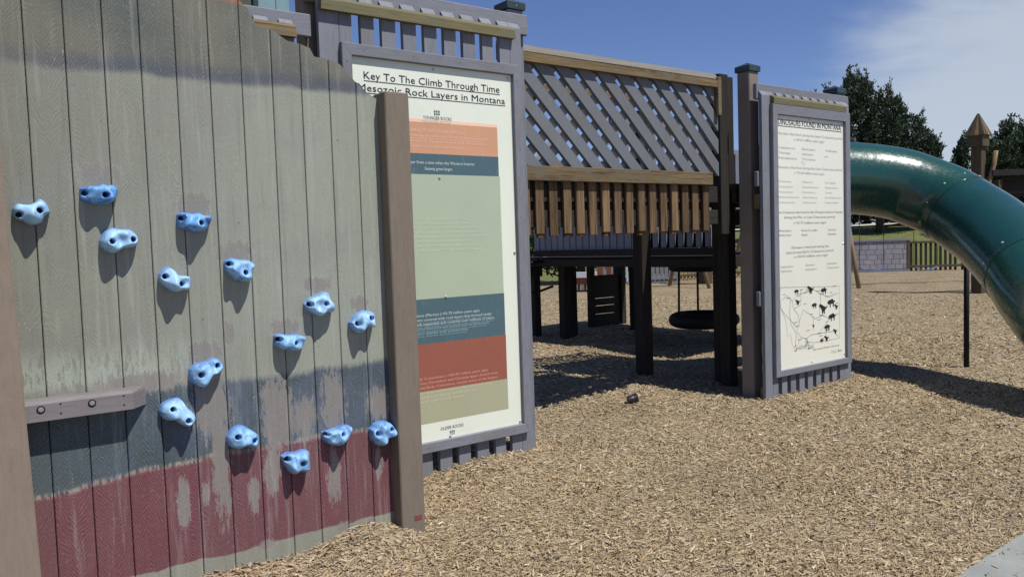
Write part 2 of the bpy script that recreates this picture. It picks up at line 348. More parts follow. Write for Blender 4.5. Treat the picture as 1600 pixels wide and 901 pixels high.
# ------------------------------------------------------------------ climbing wall
YW = 3.93
m = MT('painted_rock_layers', .8, .25)
geo = m.n('NewGeometry').outputs['Position']; sp = m.n('SeparateXYZ'); m.l(geo, sp.inputs[0]); X, Z = sp.outputs[0], sp.outputs[2]
wb = m.noise(geo, 4.5, 4, .6); wf = m.noise(geo, 45, 4, .65); mp_ = m.mapping(geo, (1, 1, .22)); st = m.noise(mp_, 60, 4, .65)
zz = m.math('ADD', Z, m.math('MULTIPLY_ADD', wb, .07, -.035)); zz = m.math('ADD', zz, m.math('MULTIPLY_ADD', wf, .006, -.003))
zs = m.math('ADD', zz, m.math('MULTIPLY_ADD', st, .05, -.025))
KW = .80
cream = alb(126, 126, 112, KW); maroon = alb(96, 50, 57, KW); slate = alb(68, 79, 94, KW); sage = alb(134, 138, 125, KW); olive = alb(99, 97, 86, KW); worn = alb(120, 115, 109, KW); orange = alb(136, 92, 70, KW)
sagec = m.mix(m.rng(X, .1, 1.7), alb(111, 111, 100, KW), sage); sagec = m.mix(m.math('MULTIPLY', m.rng(m.noise(geo, 2.3, 5, .6), .45, .7), .45), sagec, alb(120, 119, 112, KW))
sagec = m.mix(m.math('MULTIPLY', m.rng(m.noise(geo, 1.6, 3, .6), .5, .7), .3), sagec, alb(130, 135, 114, KW))
slatec0 = m.mix(m.rng(m.noise(geo, 5, 5, .65), .35, .7), slate, alb(48, 62, 64, KW)); slatec = m.mix(m.rng(X, 1.1, .4, 0, .7), slatec0, alb(58, 70, 72, KW)); marc = m.mix(m.rng(m.noise(mp_, 12, 4, .65), .4, .8), maroon, alb(102, 60, 64, KW))
bnd = m.rng(m.math('ADD', X, 0), .35, 1.0, -.045, 0)          # the red band dips to the left
z2 = m.math('SUBTRACT', zz, m.math('MULTIPLY', bnd, 1.0))
c = m.mix(m.rng(zz, .131, .139), cream, marc)
c = m.mix(m.rng(z2, .616, .63), c, slatec)
edge = m.math('MULTIPLY', m.rng(z2, .6, .622), m.rng(z2, .645, .625)); c = m.mix(m.math('MULTIPLY', edge, m.math('MULTIPLY', m.rng(st, .4, .6), .6)), c, alb(165, 155, 145, KW))
c = m.mix(m.rng(zs, .955, 1.0), c, sagec)
lowp = m.math('MULTIPLY', m.rng(zs, .93, 1.0), m.rng(zs, 1.13, 1.0)); c = m.mix(m.math('MULTIPLY', m.math('MULTIPLY', lowp, m.rng(X, 1.25, .8)), m.rng(st, .47, .56)), c, worn)
c = m.mix(m.math('MULTIPLY', m.math('MULTIPLY', m.rng(zs, 1.25, 1.08), m.rng(zs, 1.0, 1.06)), m.math('MULTIPLY', m.rng(st, .6, .5), m.rng(X, 1.25, .8))), c, alb(140, 146, 132, KW))
c = m.mix(m.rng(zz, 2.42, 2.44), c, m.mix(m.rng(m.noise(geo, 3, 5), .4, .7), olive, alb(76, 82, 78, KW)))
band = m.math('MULTIPLY', m.rng(zz, 2.40, 2.43), m.rng(zz, 2.52, 2.45)); c = m.mix(m.math('MULTIPLY', band, m.rng(X, .3, .8, .35, .8)), c, alb(68, 73, 84, KW))
c = m.mix(m.math('MULTIPLY', m.rng(zz, 2.79, 2.81), m.rng(X, 1.15, 1.25)), c, orange)
# worn patches: bare board shows through (x, z, half width, half height)
PT = [(1.13, .62, .045, .34), (1.1, .86, .10, .16), (.945, .43, .035, .13), (1.28, .40, .03, .10), (1.42, .78, .09, .22), (1.38, .5, .05, .12), (1.72, .80, .07, .17), (1.71, .40, .045, .15), (1.99, .75, .08, .10), (1.97, .42, .025, .09), (1.56, .74, .07, .12),
      (1.065, 1.83, .10, .07), (1.25, 1.60, .10, .06), (1.9, 1.30, .06, .05), (1.66, 1.42, .09, .05), (.67, 1.96, .10, .06), (1.08, 1.12, .09, .07), (1.48, 1.21, .09, .05), (1.33, .13, .05, .03), (1.75, .12, .05, .03), (1.9, .1, .03, .04), (.8, 1.02, .2, .05), (1.05, .45, .02, .06), (1.2, 1.2, .03, .08)]
dmin = None
for (px_, pz_, rx, rz) in PT:
    v = m.n('VectorMath', operation='MULTIPLY_ADD'); m.l(geo, v.inputs[0]); rx *= .82; rz *= .85; v.inputs[1].default_value = (1/rx, 0, 1/rz); v.inputs[2].default_value = (-px_/rx, 0, -pz_/rz)
    ln_ = m.n('VectorMath', operation='LENGTH'); m.l(v.outputs[0], ln_.inputs[0]); d = ln_.outputs['Value']
    dmin = d if dmin is None else m.math('MINIMUM', dmin, d)
wn = m.math('ADD', dmin, m.math('ADD', m.math('MULTIPLY_ADD', m.noise(m.mapping(geo, (1, 1, .22)), 42, 6, .78), 3.4, -1.7), m.math('MULTIPLY_ADD', m.noise(geo, 130, 3, .7), 1.0, -.5)))
c = m.mix(m.math('MULTIPLY', m.math('MULTIPLY', m.rng(wn, 1.22, 1.05), m.rng(wn, .98, 1.05)), .45), c, alb(152, 146, 138, KW)); c = m.mix(m.math('MULTIPLY', m.rng(wn, 1.02, .95), .92), c, worn)
# pale scratches and specks
sc1 = m.noise(m.mapping(geo, (1, 1, .5)), 110, 3, .6); c = m.mix(m.math('MULTIPLY', m.math('MULTIPLY', m.rng(sc1, .66, .72), .55), m.rng(wb, .45, .65)), c, alb(176, 172, 162, KW))
ho = m.n('TexVoronoi', feature='F1'); ho.inputs['Scale'].default_value = 7; m.l(m.mapping(geo, (1, .01, 1)), ho.inputs['Vector'])
hsep = m.n('SeparateColor'); m.l(ho.outputs['Color'], hsep.inputs[0])
hole = m.math('MULTIPLY', m.rng(ho.outputs['Distance'], .032, .02), m.math('GREATER_THAN', hsep.outputs[0], .55)); c = m.mix(m.math('MULTIPLY', hole, .9), c, (.02, .02, .02))
# embossed cathedral grain, one figure per board
tc_ = m.n('TexCoord'); oi = m.n('ObjectInfo'); s2_ = m.n('SeparateXYZ'); m.l(tc_.outputs['Object'], s2_.inputs[0]); lx, lz = s2_.outputs[0], s2_.outputs[2]
rr = oi.outputs['Random']; ax = m.math('ABSOLUTE', m.math('ADD', lx, m.math('MULTIPLY_ADD', rr, .03, -.015)))
gn = m.noise(m.mapping(geo, (3, 3, 1.0)), 4.5, 3, .5)
ph = m.math('ADD', m.math('MULTIPLY', m.math('ADD', lz, m.math('MULTIPLY', rr, 9.)), m.math('SIGN', m.math('ADD', rr, -.45))), m.math('MULTIPLY', ax, m.math('MULTIPLY_ADD', gn, 1.2, 1.3)))
ph = m.math('ADD', ph, m.math('MULTIPLY', gn, .10)); ph = m.math('ADD', ph, m.math('MULTIPLY', m.noise(m.mapping(geo, (1, 1, .7)), 24, 2, .5), .022)); ph = m.math('ADD', ph, m.math('MULTIPLY', wf, .009))
gr_ = m.math('SINE', m.math('MULTIPLY', ph, 300.)); fine = m.noise(m.mapping(geo, (1, 1, .12)), 260, 3, .6)
lines = m.math('MULTIPLY', m.rng(gr_, .45, 1.0), m.rng(m.noise(geo, 9, 4), .4, .62, .15, 1.0))
gk = m.noise(geo, 120, 4, .75); c = m.mix(m.math('MULTIPLY', m.rng(gk, .52, .68), .13), c, (.42, .42, .39)); c = m.mix(m.math('MULTIPLY', m.rng(gk, .46, .32), .24), c, (.07, .07, .065)); c = m.mix(m.math('MULTIPLY', lines, m.math('MULTIPLY_ADD', rr, .13, .05)), c, tuple(v*.35 for v in sage)); c = m.mix(m.math('MULTIPLY', m.rng(gr_, -.4, -1), .10), c, (.6, .6, .55))
c = m.mix(m.math('MULTIPLY', m.rng(fine, .5, .75), .16), c, (.12, .12, .11)); vs = m.noise(m.mapping(geo, (1, 1, .05)), 34, 5, .7); c = m.mix(m.math('MULTIPLY', m.rng(vs, .52, .72), .22), c, (.5, .51, .47)); c = m.mix(m.math('MULTIPLY', m.rng(vs, .46, .3), .22), c, (.10, .10, .09)); c = m.mix(m.math('MULTIPLY', m.math('ABSOLUTE', m.math('SUBTRACT', rr, .5)), .22), c, (.16, .155, .14))
m.col(c); m.bump(m.math('ADD', m.math('MULTIPLY', lines, m.math('MULTIPLY_ADD', rr, -.55, -.2)), m.math('MULTIPLY', fine, .8)), .45, .0018)
paint = m.m
prof = [(-.9, 3.42), (-.6, 3.36), (-.42, 3.30), (-.3, 3.31), (-.1, 3.19), (.1, 3.17), (.3, 3.1), (.42, 3.09), (.6, 3.02), (.75, 2.99), (.9, 2.93), (1.05, 2.91), (1.2, 2.87), (1.326, 2.815), (1.365, 2.785), (1.408, 2.711), (1.471, 2.70), (1.567, 2.65), (1.617, 2.646), (1.678, 2.628), (1.70, 2.588), (1.769, 2.583), (1.84, 2.564), (1.892, 2.516), (1.945, 2.468), (1.999, 2.428), (2.065, 2.393)]
def ptop(x): return float(np.interp(x, [p[0] for p in prof], [p[1] for p in prof]))
cw = thing('climbing_wall', 'tall plank climbing wall painted in sage, slate and maroon rock layers with a jagged sloping top', 'climbing wall', (1.1, YW, 0))
def prism(name, poly, y0, y1, mat, parent, ch=.003, loc=None):   # poly (x,z) CCW seen from -y, chamfer on the front
    cx = sum(p[0] for p in poly)/len(poly); cz = sum(p[1] for p in poly)/len(poly); n = len(poly)
    def ins(p): return (p[0]+(ch if p[0] < cx else -ch), p[1])
    V = [(ins(p)[0]-cx, 0, p[1]-cz) for p in poly]+[(p[0]-cx, ch, p[1]-cz) for p in poly]+[(p[0]-cx, y1-y0, p[1]-cz) for p in poly]
    F = [tuple(range(n)), tuple(2*n+i for i in reversed(range(n)))]
    for a in (0, n):
        for i in range(n): j = (i+1) % n; F.append((a+i, a+n+i, a+n+j, a+j))
    return pyd(name, V, F, mat, parent, (cx, y0, cz))
edges = [-.34+.1513*k for k in range(17)]
edges = [e for e in edges]; edges[-1] = 2.062
for a, b in zip(edges[:-1], edges[1:]):
    a2, b2 = a+.0018, b-.0018; top = [(b2, ptop(b2))]+[(x, z) for x, z in reversed(prof) if a2+.004 < x < b2-.004]+[(a2, ptop(a2))]
    prism('plank', [(a2, -.12), (b2, -.12)]+top, YW, YW+.026, paint, cw)
bspan('backing_sheet', -.335, 1.0, YW+.0265, YW+.031, 2.365, 2.88, gx, cw, .001); bspan('backing_sheet', -.335, 2.055, YW+.0265, YW+.031, -.1, 2.36, gx, cw, .001); bspan('backing_rail', -.33, 2.06, YW+.032, YW+.065, .35, .49, gx, cw); bspan('backing_sheet', -.335, 1.0, YW+.0265, YW+.031, 2.365, 2.88, gx, cw, .001); bspan('backing_sheet', -.335, 2.055, YW+.0265, YW+.031, -.1, 2.36, gx, cw, .001); bspan('backing_rail', -.33, 2.06, YW+.032, YW+.065, 1.3, 1.44, gx, cw); bspan('backing_sheet', -.335, 1.0, YW+.0265, YW+.031, 2.365, 2.88, gx, cw, .001); bspan('backing_sheet', -.335, 2.055, YW+.0265, YW+.031, -.1, 2.36, gx, cw, .001); bspan('backing_rail', -.33, 2.06, YW+.032, YW+.065, 2.16, 2.3, gx, cw)  # backing sheets: unseen, added to keep light out of the plank gaps
# posts either side
pr_ = thing('wooden_post', 'brown square post at the right end of the painted climbing wall', 'post', (2.126, 3.91, 0))
bspan('post_body', 2.052, 2.198, 3.842, 3.985, -.3, 2.43, bz, pr_, .006)
lab = flat('faded_red_label', (.22, .07, .05), .8, nz=.4, ns=200); bspan('label_patch', 2.130, 2.175, 3.8395, 3.8425, .085, .112, lab, pr_, .0005)
pl_ = thing('wooden_post', 'wide tan square post at the left edge of the photo, leaning slightly', 'post', (.29, 3.86, 0))
board('post_body', (.238, 3.875, 1.3), (.158, .14, 3.1), bzl, pl_, (0, math.radians(-1.35), 0), .007)
# foothold ledge
lp = [(-.62, 0), (.737, 0), (.809, .088)]   # plan: front is y=-.088
ld = thing('foot_ledge', 'gray board foothold ledge bolted across the slate band of the climbing wall', 'ledge', (.2, YW, .96))
def ledge():
    x0, x1, x2, zb, zt = .05, .737, .809, .921, 1.008; y0 = YW-.088; y1 = YW-.001; c = .016
    V = [(x0, y0, zb), (x1, y0, zb), (x2, y1, zb), (x0, y1, zb), (x0, y0, zt-c), (x1, y0, zt-c), (x2, y1, zt-c), (x0, y1, zt-c), (x0, y0+c, zt), (x1-.003, y0+c, zt), (x2-.006, y1, zt), (x0, y1, zt)]
    F = [(0, 3, 2, 1), (0, 1, 5, 4), (1, 2, 6, 5), (2, 3, 7, 6), (3, 0, 4, 7), (4, 5, 9, 8), (5, 6, 10, 9), (6, 7, 11, 10), (7, 4, 8, 11), (8, 9, 10, 11)]
    return [(a-.2, b-YW, c_-.96) for a, b, c_ in V], F
V, F = ledge(); pyd('ledge_board', V, F, composite('ledge_gray_composite', (.20, .18, .18), 'x', .02), ld, (.2, YW, .96))
for bx_ in (.382, .574):
    w = lathe('washer', [(.0165, 0), (.0165, .002), (.014, .003)], blackm, ld, (bx_, YW-.088, .971), (math.pi/2, 0, 0)); bh = lathe('bolt_head', [(.0105, 0), (.0105, .002), (.008, .003)], gray_bolt, w, (bx_, YW-.0925, .971)); bh.location = (0, 0, .0034)
for bx_, bz_ in ((.455, .945), (.455, .985), (.70, .945), (.70, .985)): lathe('screw', [(.004, 0), (.004, .001)], blackm, ld, (bx_, YW-.088, bz_), (math.pi/2, 0, 0), 8)
# climbing holds
def holdmat(i, tone):
    m = MT('blue_resin_hold_%d' % i, .5, .4); co, r = m.objco()
    tn = m.n('TexCoord'); s = m.n('SeparateXYZ'); m.l(tn.outputs['Object'], s.inputs[0]); n1 = m.noise(co, 16, 3, .55, 1.2); n2 = m.noise(co, 60, 3)
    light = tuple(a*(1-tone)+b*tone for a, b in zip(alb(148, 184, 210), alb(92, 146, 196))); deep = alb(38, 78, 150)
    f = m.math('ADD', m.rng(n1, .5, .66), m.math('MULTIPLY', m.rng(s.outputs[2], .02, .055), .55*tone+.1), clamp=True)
    c = m.mix(m.math('MULTIPLY', f, .35+.5*tone), light, deep); c = m.mix(m.math('MULTIPLY', m.rng(n2, .55, .75), .25), c, alb(120, 130, 140)); c = m.mix(m.math('MULTIPLY', m.rng(s.outputs[1], -.058, -.02), .5), c, deep); c = m.mix(m.math('MULTIPLY', m.rng(m.noise(co, 24, 5, .7), .52, .7), .35), c, alb(150, 165, 178))  # sides deepen near the wall: side shading put into the colour
    m.col(c); m.bump(m.noise(co, 90, 3), .12, .002); m.b.inputs['Coat Weight'].default_value = .08; return m.m
hm = [holdmat(i, t) for i, t in enumerate((.1, .45, .9))]
HT = [0, 2, 0, 2, 0, 1, 0, 0, 1, 1, 0, 1, 1, 1, 1]
HL = ['pale blue climbing hold whose left hole is cut by the leaning left post', 'dark-topped blue climbing hold highest on the wall with a white glint', 'pale blue bone-shaped climbing hold just below the highest hold', 'deep blue brick-shaped climbing hold at upper middle with a dark right corner',
      'pale notched climbing hold below and left of the deep blue brick-shaped hold', 'mid blue climbing hold with a stepped lower edge, right of the pale notched hold', 'pale three-lobed climbing hold right of centre, above the shallow dish-shaped hold', 'small pale climbing hold tilted upward nearest the right post at mid height',
      'shallow dish-shaped blue climbing hold just above the slate band', 'blue climbing hold slanting up to the right at the edge of the slate band', 'pale climbing hold slanting down to the right beside the foot ledge', 'rounded blue climbing hold on the slate band above the maroon, left of a worn patch',
      'lowest climbing hold, set wholly in the maroon band', 'dish-shaped blue climbing hold on the top edge of the maroon band, third from the right post at floor level', 'two-holed lumpy blue climbing hold touching the right post at the top of the maroon band']
HL[13] = 'dish-shaped blue climbing hold on the maroon edge, beside the hold at the right post'
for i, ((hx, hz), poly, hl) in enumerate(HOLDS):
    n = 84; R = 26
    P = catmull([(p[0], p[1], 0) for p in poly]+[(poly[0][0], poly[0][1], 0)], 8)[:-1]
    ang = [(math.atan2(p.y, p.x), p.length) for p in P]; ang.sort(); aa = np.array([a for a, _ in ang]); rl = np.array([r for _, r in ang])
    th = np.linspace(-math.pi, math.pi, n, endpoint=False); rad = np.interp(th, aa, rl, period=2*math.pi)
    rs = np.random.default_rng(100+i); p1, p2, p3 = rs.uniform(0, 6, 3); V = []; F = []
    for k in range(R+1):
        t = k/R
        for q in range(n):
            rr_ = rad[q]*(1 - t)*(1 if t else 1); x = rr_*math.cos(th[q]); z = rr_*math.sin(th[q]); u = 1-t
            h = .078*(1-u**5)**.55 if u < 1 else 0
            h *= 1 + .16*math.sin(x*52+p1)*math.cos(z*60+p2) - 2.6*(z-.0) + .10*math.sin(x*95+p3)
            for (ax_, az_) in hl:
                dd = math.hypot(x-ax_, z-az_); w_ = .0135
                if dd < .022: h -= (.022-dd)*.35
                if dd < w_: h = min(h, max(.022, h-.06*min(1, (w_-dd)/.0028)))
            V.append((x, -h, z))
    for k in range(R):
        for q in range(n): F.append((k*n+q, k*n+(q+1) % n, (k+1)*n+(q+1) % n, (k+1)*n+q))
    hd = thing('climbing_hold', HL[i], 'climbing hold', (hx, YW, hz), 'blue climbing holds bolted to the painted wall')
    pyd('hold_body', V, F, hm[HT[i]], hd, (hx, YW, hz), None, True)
    for (ax_, az_) in hl: lathe('bolt', [(.0115, 0), (.0115, .010), (.008, .012), (.004, .009)], blackm, hd, (hx+ax_, YW-.014, hz+az_), (math.pi/2, 0, 0), 14)

# ------------------------------------------------------------------ info boards
YS = 4.76      # front of the slats
def cap(parent, cx, cy, z, w=.165):
    h = w/2; b = h-.004
    V = [(-h, -h, 0), (h, -h, 0), (h, h, 0), (-h, h, 0), (-h, -h, .05), (h, -h, .05), (h, h, .05), (-h, h, .05), (-b, -b, .056), (b, -b, .056), (b, b, .056), (-b, b, .056), (0, 0, .095)]
    F = [(3, 2, 1, 0), (0, 1, 5, 4), (1, 2, 6, 5), (2, 3, 7, 6), (3, 0, 4, 7), (4, 5, 9, 8), (5, 6, 10, 9), (6, 7, 11, 10), (7, 4, 8, 11), (8, 9, 12), (9, 10, 12), (10, 11, 12), (11, 8, 12)]
    cp = pyd('post_cap', V, F, green_cap, parent, (cx, cy, z)); lathe('screw', [(.005, 0), (.005, .002)], steel, cp, (cx, cy-h, z+.025), (math.pi/2, 0, 0), 8)
def post(label, x, y, w, h, mat=bz, z0=-.3, capped=True, group=None, name='wooden_post', cat='post'):
    t = thing(name, label, cat, (x, y, 0), group); board('post_body', (x, y, (z0+h)/2), (w, w, h-z0), mat, t, None, .007)
    if capped: cap(t, x, y, h, w+.03)
    return t
def slat(x0, x1, z0, z1, parent, mat=gz, y=YS, th=.036):     # upright slat with a sloping top
    w = x1-x0; c = .003; s = .045; V = []
    for (yy, zz0, zz1) in ((0, z0, z1-s), (th, z0, z1)):
        V += [(-w/2, yy, zz0), (w/2, yy, zz0), (w/2, yy, zz1), (-w/2, yy, zz1)]
    V = [(a, b, d-z0) for a, b, d in V]
    F = [(0, 1, 2, 3), (5, 4, 7, 6), (1, 5, 6, 2), (4, 0, 3, 7), (3, 2, 6, 7), (4, 5, 1, 0)]
    return pyd('slat', V, F, mat, parent, ((x0+x1)/2, y, z0))
def frame_side(P, w, y0, y1, mat, parent, c=.004):     # P = outer a, outer b, inner b, inner a in (x,z), mitred
    cx = sum(p[0] for p in P)/4; cz = sum(p[1] for p in P)/4
    V = [(p[0]-cx, 0, p[1]-cz) for p in P]
    V = []
    for yy, k in ((0, .93), (c, 1.0), (y1-y0, 1.0)):
        for i, p in enumerate(P):
            q = P[3-i] if True else p
            dx, dz = q[0]-p[0], q[1]-p[1]; f = (1-k)
            ddx = c*(1 if dx > 0 else -1) if yy == 0 and abs(dx) > 1e-6 else 0; ddz = c*(1 if dz > 0 else -1) if yy == 0 and abs(dz) > 1e-6 else 0
            V.append((p[0]-cx+ddx, yy, p[1]-cz+ddz))
    F = [(0, 1, 2, 3), (11, 10, 9, 8)]
    for a in (0, 4):
        for i in range(4): j = (i+1) % 4; F.append((a+i, a+4+i, a+4+j, a+j))
    return pyd('frame_board', V, F, mat, parent, (cx, y0, cz))
def mfont(txt):
    cu = bpy.data.curves.new('t', 'FONT'); cu.body = txt; cu.size = 1; cu.resolution_u = 2; cu.offset = 0
    o = bpy.data.objects.new('t', cu); C.objects.link(o); bpy.context.view_layer.update()
    me = bpy.data.meshes.new_from_object(o.evaluated_get(bpy.context.evaluated_depsgraph_get())); bpy.data.objects.remove(o); bpy.data.curves.remove(cu)
    return me
def text(txt, x0, x1, z, h, mat, parent, y, name='lettering', center=False, ztop=None):
    me = mfont(txt); n = len(me.vertices); co = np.zeros(n*3, np.float32); me.vertices.foreach_get('co', co); co = co.reshape(-1, 3)
    mn, mxx = co[:, 0].min(), co[:, 0].max(); sx = (x1-x0)/(mxx-mn); sz = h/.7
    v = np.zeros_like(co); v[:, 0] = (co[:, 0]-mn)*sx; v[:, 2] = co[:, 1]*sz; me.vertices.foreach_set('co', v.ravel()); me.update()
    me.name = name; me.materials.clear(); me.materials.append(mat)
    return obj(name, me, None, parent, (x0, y, z))
def words(txt, x0, x1, z, h, mat, parent, y):
    def ext(s):
        me = mfont(s); co = np.zeros(len(me.vertices)*3, np.float32); me.vertices.foreach_get('co', co); co = co.reshape(-1, 3); bpy.data.meshes.remove(me); return co[:, 0].min(), co[:, 0].max()
    a, b = ext(txt); k = (x1-x0)/(b-a); pre = ''
    for w in txt.split():
        pre = (pre+' '+w).strip(); r = ext(pre)[1]; e = ext(w); wd = e[1]-e[0]; text(w, x0+(r-a-wd)*k, x0+(r-a)*k, z, h, mat, parent, y)
def strip(name, x0, x1, z0, z1, y, mat, parent, th=.0008): return bspan(name, x0, x1, y, y+th, z0, z1, mat, parent, .0001)
def poly_plate(name, P, y, mat, parent, th=.0006):
    cx = sum(p[0] for p in P)/len(P); cz = sum(p[1] for p in P)/len(P); n = len(P)
    bm = bmesh.new(); vs = [bm.verts.new((p[0]-cx, 0, p[1]-cz)) for p in P]; f = bm.faces.new(vs); bmesh.ops.triangulate(bm, faces=[f])
    r = bmesh.ops.extrude_face_region(bm, geom=bm.faces[:]); bmesh.ops.translate(bm, verts=[v for v in r['geom'] if isinstance(v, bmesh.types.BMVert)], vec=(0, th, 0))
    me = bpy.data.meshes.new(name); bm.to_mesh(me); bm.free(); return obj(name, me, mat, parent, (cx, y, cz))
def line(P, w, y, mat, parent, name='map_line'):
    V = []; F = []; P = [Vector((p[0], p[1])) for p in P]; o = P[0]
    for i, p in enumerate(P):
        t = (P[min(i+1, len(P)-1)]-P[max(i-1, 0)]).normalized(); nn = Vector((-t.y, t.x))*w/2
        V += [(p.x+nn.x-o.x, 0, p.y+nn.y-o.y), (p.x-nn.x-o.x, 0, p.y-nn.y-o.y)]
        if i: F.append((2*i-2, 2*i-1, 2*i+1, 2*i))
    return pyd(name, V, F, mat, parent, (o.x, y, o.y))
def sheetmat(name, base, k=.10):
    m = MT(name, .3, .5); gp = m.n('NewGeometry').outputs['Position']; c = m.mix(m.math('MULTIPLY', m.rng(m.noise(gp, 3, 5, .6), .4, .75), k*2.2), base, tuple(v*.82 for v in base))
    c = m.mix(m.math('MULTIPLY', m.rng(m.noise(m.mapping(gp, (1, 1, .15)), 40, 3, .6), .55, .8), k), c, (.62, .6, .5))
    dr = m.noise(m.mapping(gp, (1, 1, .3)), 160, 2); c = m.mix(m.math('MULTIPLY', m.rng(dr, .7, .75), .3), c, (.4, .38, .3))
    m.col(c); m.b.inputs['Roughness'].default_value = .38; return m.m
ivory = sheetmat('faded_ivory_sheet', (.76, .79, .66)); ivory2 = sheetmat('faded_cream_sheet', (.78, .77, .66))
ink = flat('black_print', (.018, .022, .025), .5, .4); ink2 = flat('worn_black_print', (.14, .15, .14), .6); faint = flat('faded_grey_print', (.47, .49, .43), .6); faint2 = flat('very_faded_print', (.58, .60, .52), .6)
A_ = .82
orange_b = sheetmat('faded_orange_print', alb(188, 140, 108, A_)); orange_p = sheetmat('pale_orange_print', alb(224, 186, 160, A_)); teal_b = sheetmat('teal_print', alb(68, 92, 98, A_)); greenb = sheetmat('sage_print', alb(158, 168, 144, A_)); redb = sheetmat('brick_red_print', alb(136, 80, 64, A_)); tanb = sheetmat('khaki_print', alb(154, 154, 126, A_))
whitep = flat('white_print', (.62, .68, .66), .6); peach = flat('peach_print', alb(226, 178, 152, A_), .6); paleg = flat('pale_green_print', alb(188, 196, 170, A_), .6); pinkp = flat('pale_red_print', alb(206, 150, 136, A_), .6); khp = flat('pale_khaki_print', alb(196, 190, 164, A_), .6); tealp = flat('pale_teal_print', alb(140, 165, 168, A_), .6)
def screws(parent, y, pts):
    for x, z in pts: lathe('screw', [(.010, 0), (.010, .004), (.006, .009)], steel, parent, (x, y, z), (math.pi/2, 0, 0), 12)
def sign(label, xs, x0, x1, ztop, zrail, fr, pan, woodx, railx, zc):
    t = thing('info_board', label, 'information board', ((x0+x1)/2, YS, 0))
    for a, b in xs: slat(a, b, -.08, ztop, t)
    # rails behind
    bspan('back_rail', railx[0], railx[1], YS+.038, YS+.082, zrail-.15, zrail, gx, t, .006)
    for z in zc: bspan('back_rail', railx[0], x1-.02, YS+.038, YS+.082, z-.145, z, gx, t, .006)
    # wooden rail with a sloping top in front of the slats
    wz0, wz1 = woodx[2], woodx[3]; L_ = woodx[1]-woodx[0]
    V = [(0, 0, 0), (L_, 0, 0), (L_, .04, 0), (0, .04, 0), (.004, 0, wz1-wz0-.012), (L_-.004, 0, wz1-wz0-.012), (L_, .04, wz1-wz0+.018), (0, .04, wz1-wz0+.018)]
    F = [(0, 3, 2, 1), (0, 1, 5, 4), (1, 2, 6, 5), (2, 3, 7, 6), (3, 0, 4, 7), (4, 5, 6, 7)]
    pyd('cap_rail', V, F, wgx, t, (woodx[0], YS-.042, wz0))
    # frame
    a, b, z0, z1 = fr; ia, ib, iz0, iz1 = pan; yf0, yf1 = YS-.042, YS-.002
    frame_side([(a, z1), (a, z0), (ia, iz0), (ia, iz1)], 0, yf0, yf1, gz, t)
    frame_side([(b, z0), (b, z1), (ib, iz1), (ib, iz0)], 0, yf0, yf1, gz, t)
    frame_side([(b-.0008, z1+.0008), (a+.0008, z1+.0008), (ia+.0008, iz1), (ib-.0008, iz1)], 0, yf0, yf1, gx, t)
    frame_side([(a+.0008, z0), (b-.0008, z0), (ib-.0008, iz0), (ia+.0008, iz0)], 0, yf0, yf1, gx, t)
    for zq in np.linspace(z0+.12, z1-.12, 6):
        for xq in ((a+ia)/2, (b+ib)/2): lathe('screw', [(.0035, 0), (.0035, .0008)], blackm, t, (xq+.012*math.sin(zq*9), yf0, zq), (math.pi/2, 0, 0), 8)
    for xq in np.linspace(a+.15, b-.15, 4):
        lathe('screw', [(.0035, 0), (.0035, .0008)], blackm, t, (xq, yf0, (z1+iz1)/2), (math.pi/2, 0, 0), 8); lathe('screw', [(.0035, 0), (.0035, .0008)], blackm, t, (xq, yf0, (z0+iz0)/2), (math.pi/2, 0, 0), 8)
    return t
xs = [(2.10, 2.2345), (2.2375, 2.325), (2.389, 2.483), (2.541, 2.642), (2.699, 2.799), (2.861, 2.961), (3.02, 3.118), (3.177, 3.279), (3.341, 3.433), (3.494, 3.5855), (3.5885, 3.69)]
S1 = sign('large ivory board with coloured rock layer bands headed Key To The Climb Through Time', xs, 2.10, 3.69, 3.222, 3.30, (2.232, 3.637, .18, 2.90), (2.30, 3.58, .25, 2.825), (2.104, 3.612, 3.088, 3.16), (1.98, 3.79), (2.07, .62))
YP = YS-.012
sh = bspan('sign_sheet', 2.285, 3.595, YP, YP+.008, .235, 2.84, ivory, S1, .001)
y1, y2 = YP-.001, YP-.0022
title = flat('bold_black_print', (.012, .02, .022), .5)
words('Key To The Climb Through Time', 2.389, 3.47, 2.690, .048, title, sh, y2); strip('underline', 2.389, 3.474, 2.676, 2.680, y2, title, sh)
words('Mesozoic Rock Layers in Montana', 2.345, 3.517, 2.612, .046, title, sh, y2); strip('underline', 2.345, 3.519, 2.598, 2.602, y2, title, sh)
words('YOUNGER ROCKS', 2.82, 3.049, 2.462, .023, ink2, sh, y2); text('YOUNGER ROCKS', 2.812, 3.043, 2.436, .020, faint, sh, y2)
for k in range(3):
    xk = 2.915+.017*k
    for zz_ in (2.500, 2.518): poly_plate('arrow_mark', [(xk-.007, zz_), (xk, zz_+.012), (xk+.007, zz_), (xk+.003, zz_), (xk+.003, zz_-.006), (xk-.003, zz_-.006), (xk-.003, zz_)], y2, ink2, sh)
bl, brt = 2.40, 3.437
for nm_, za, zb, mt_ in (('orange_band', 2.228, 2.438, orange_b), ('teal_band', 2.088, 2.2275, teal_b), ('green_band', 1.237, 2.0875, greenb), ('teal_band', .93, 1.2365, teal_b), ('red_band', .603, .9295, redb), ('khaki_band', .379, .6025, tanb)):
    strip(nm_, bl, brt+.02*(2.4-za)/2, za, zb, y1, mt_, sh)
strip('pale_orange_band', bl, brt+.001, 2.4383, 2.462, y1, orange_p, sh)
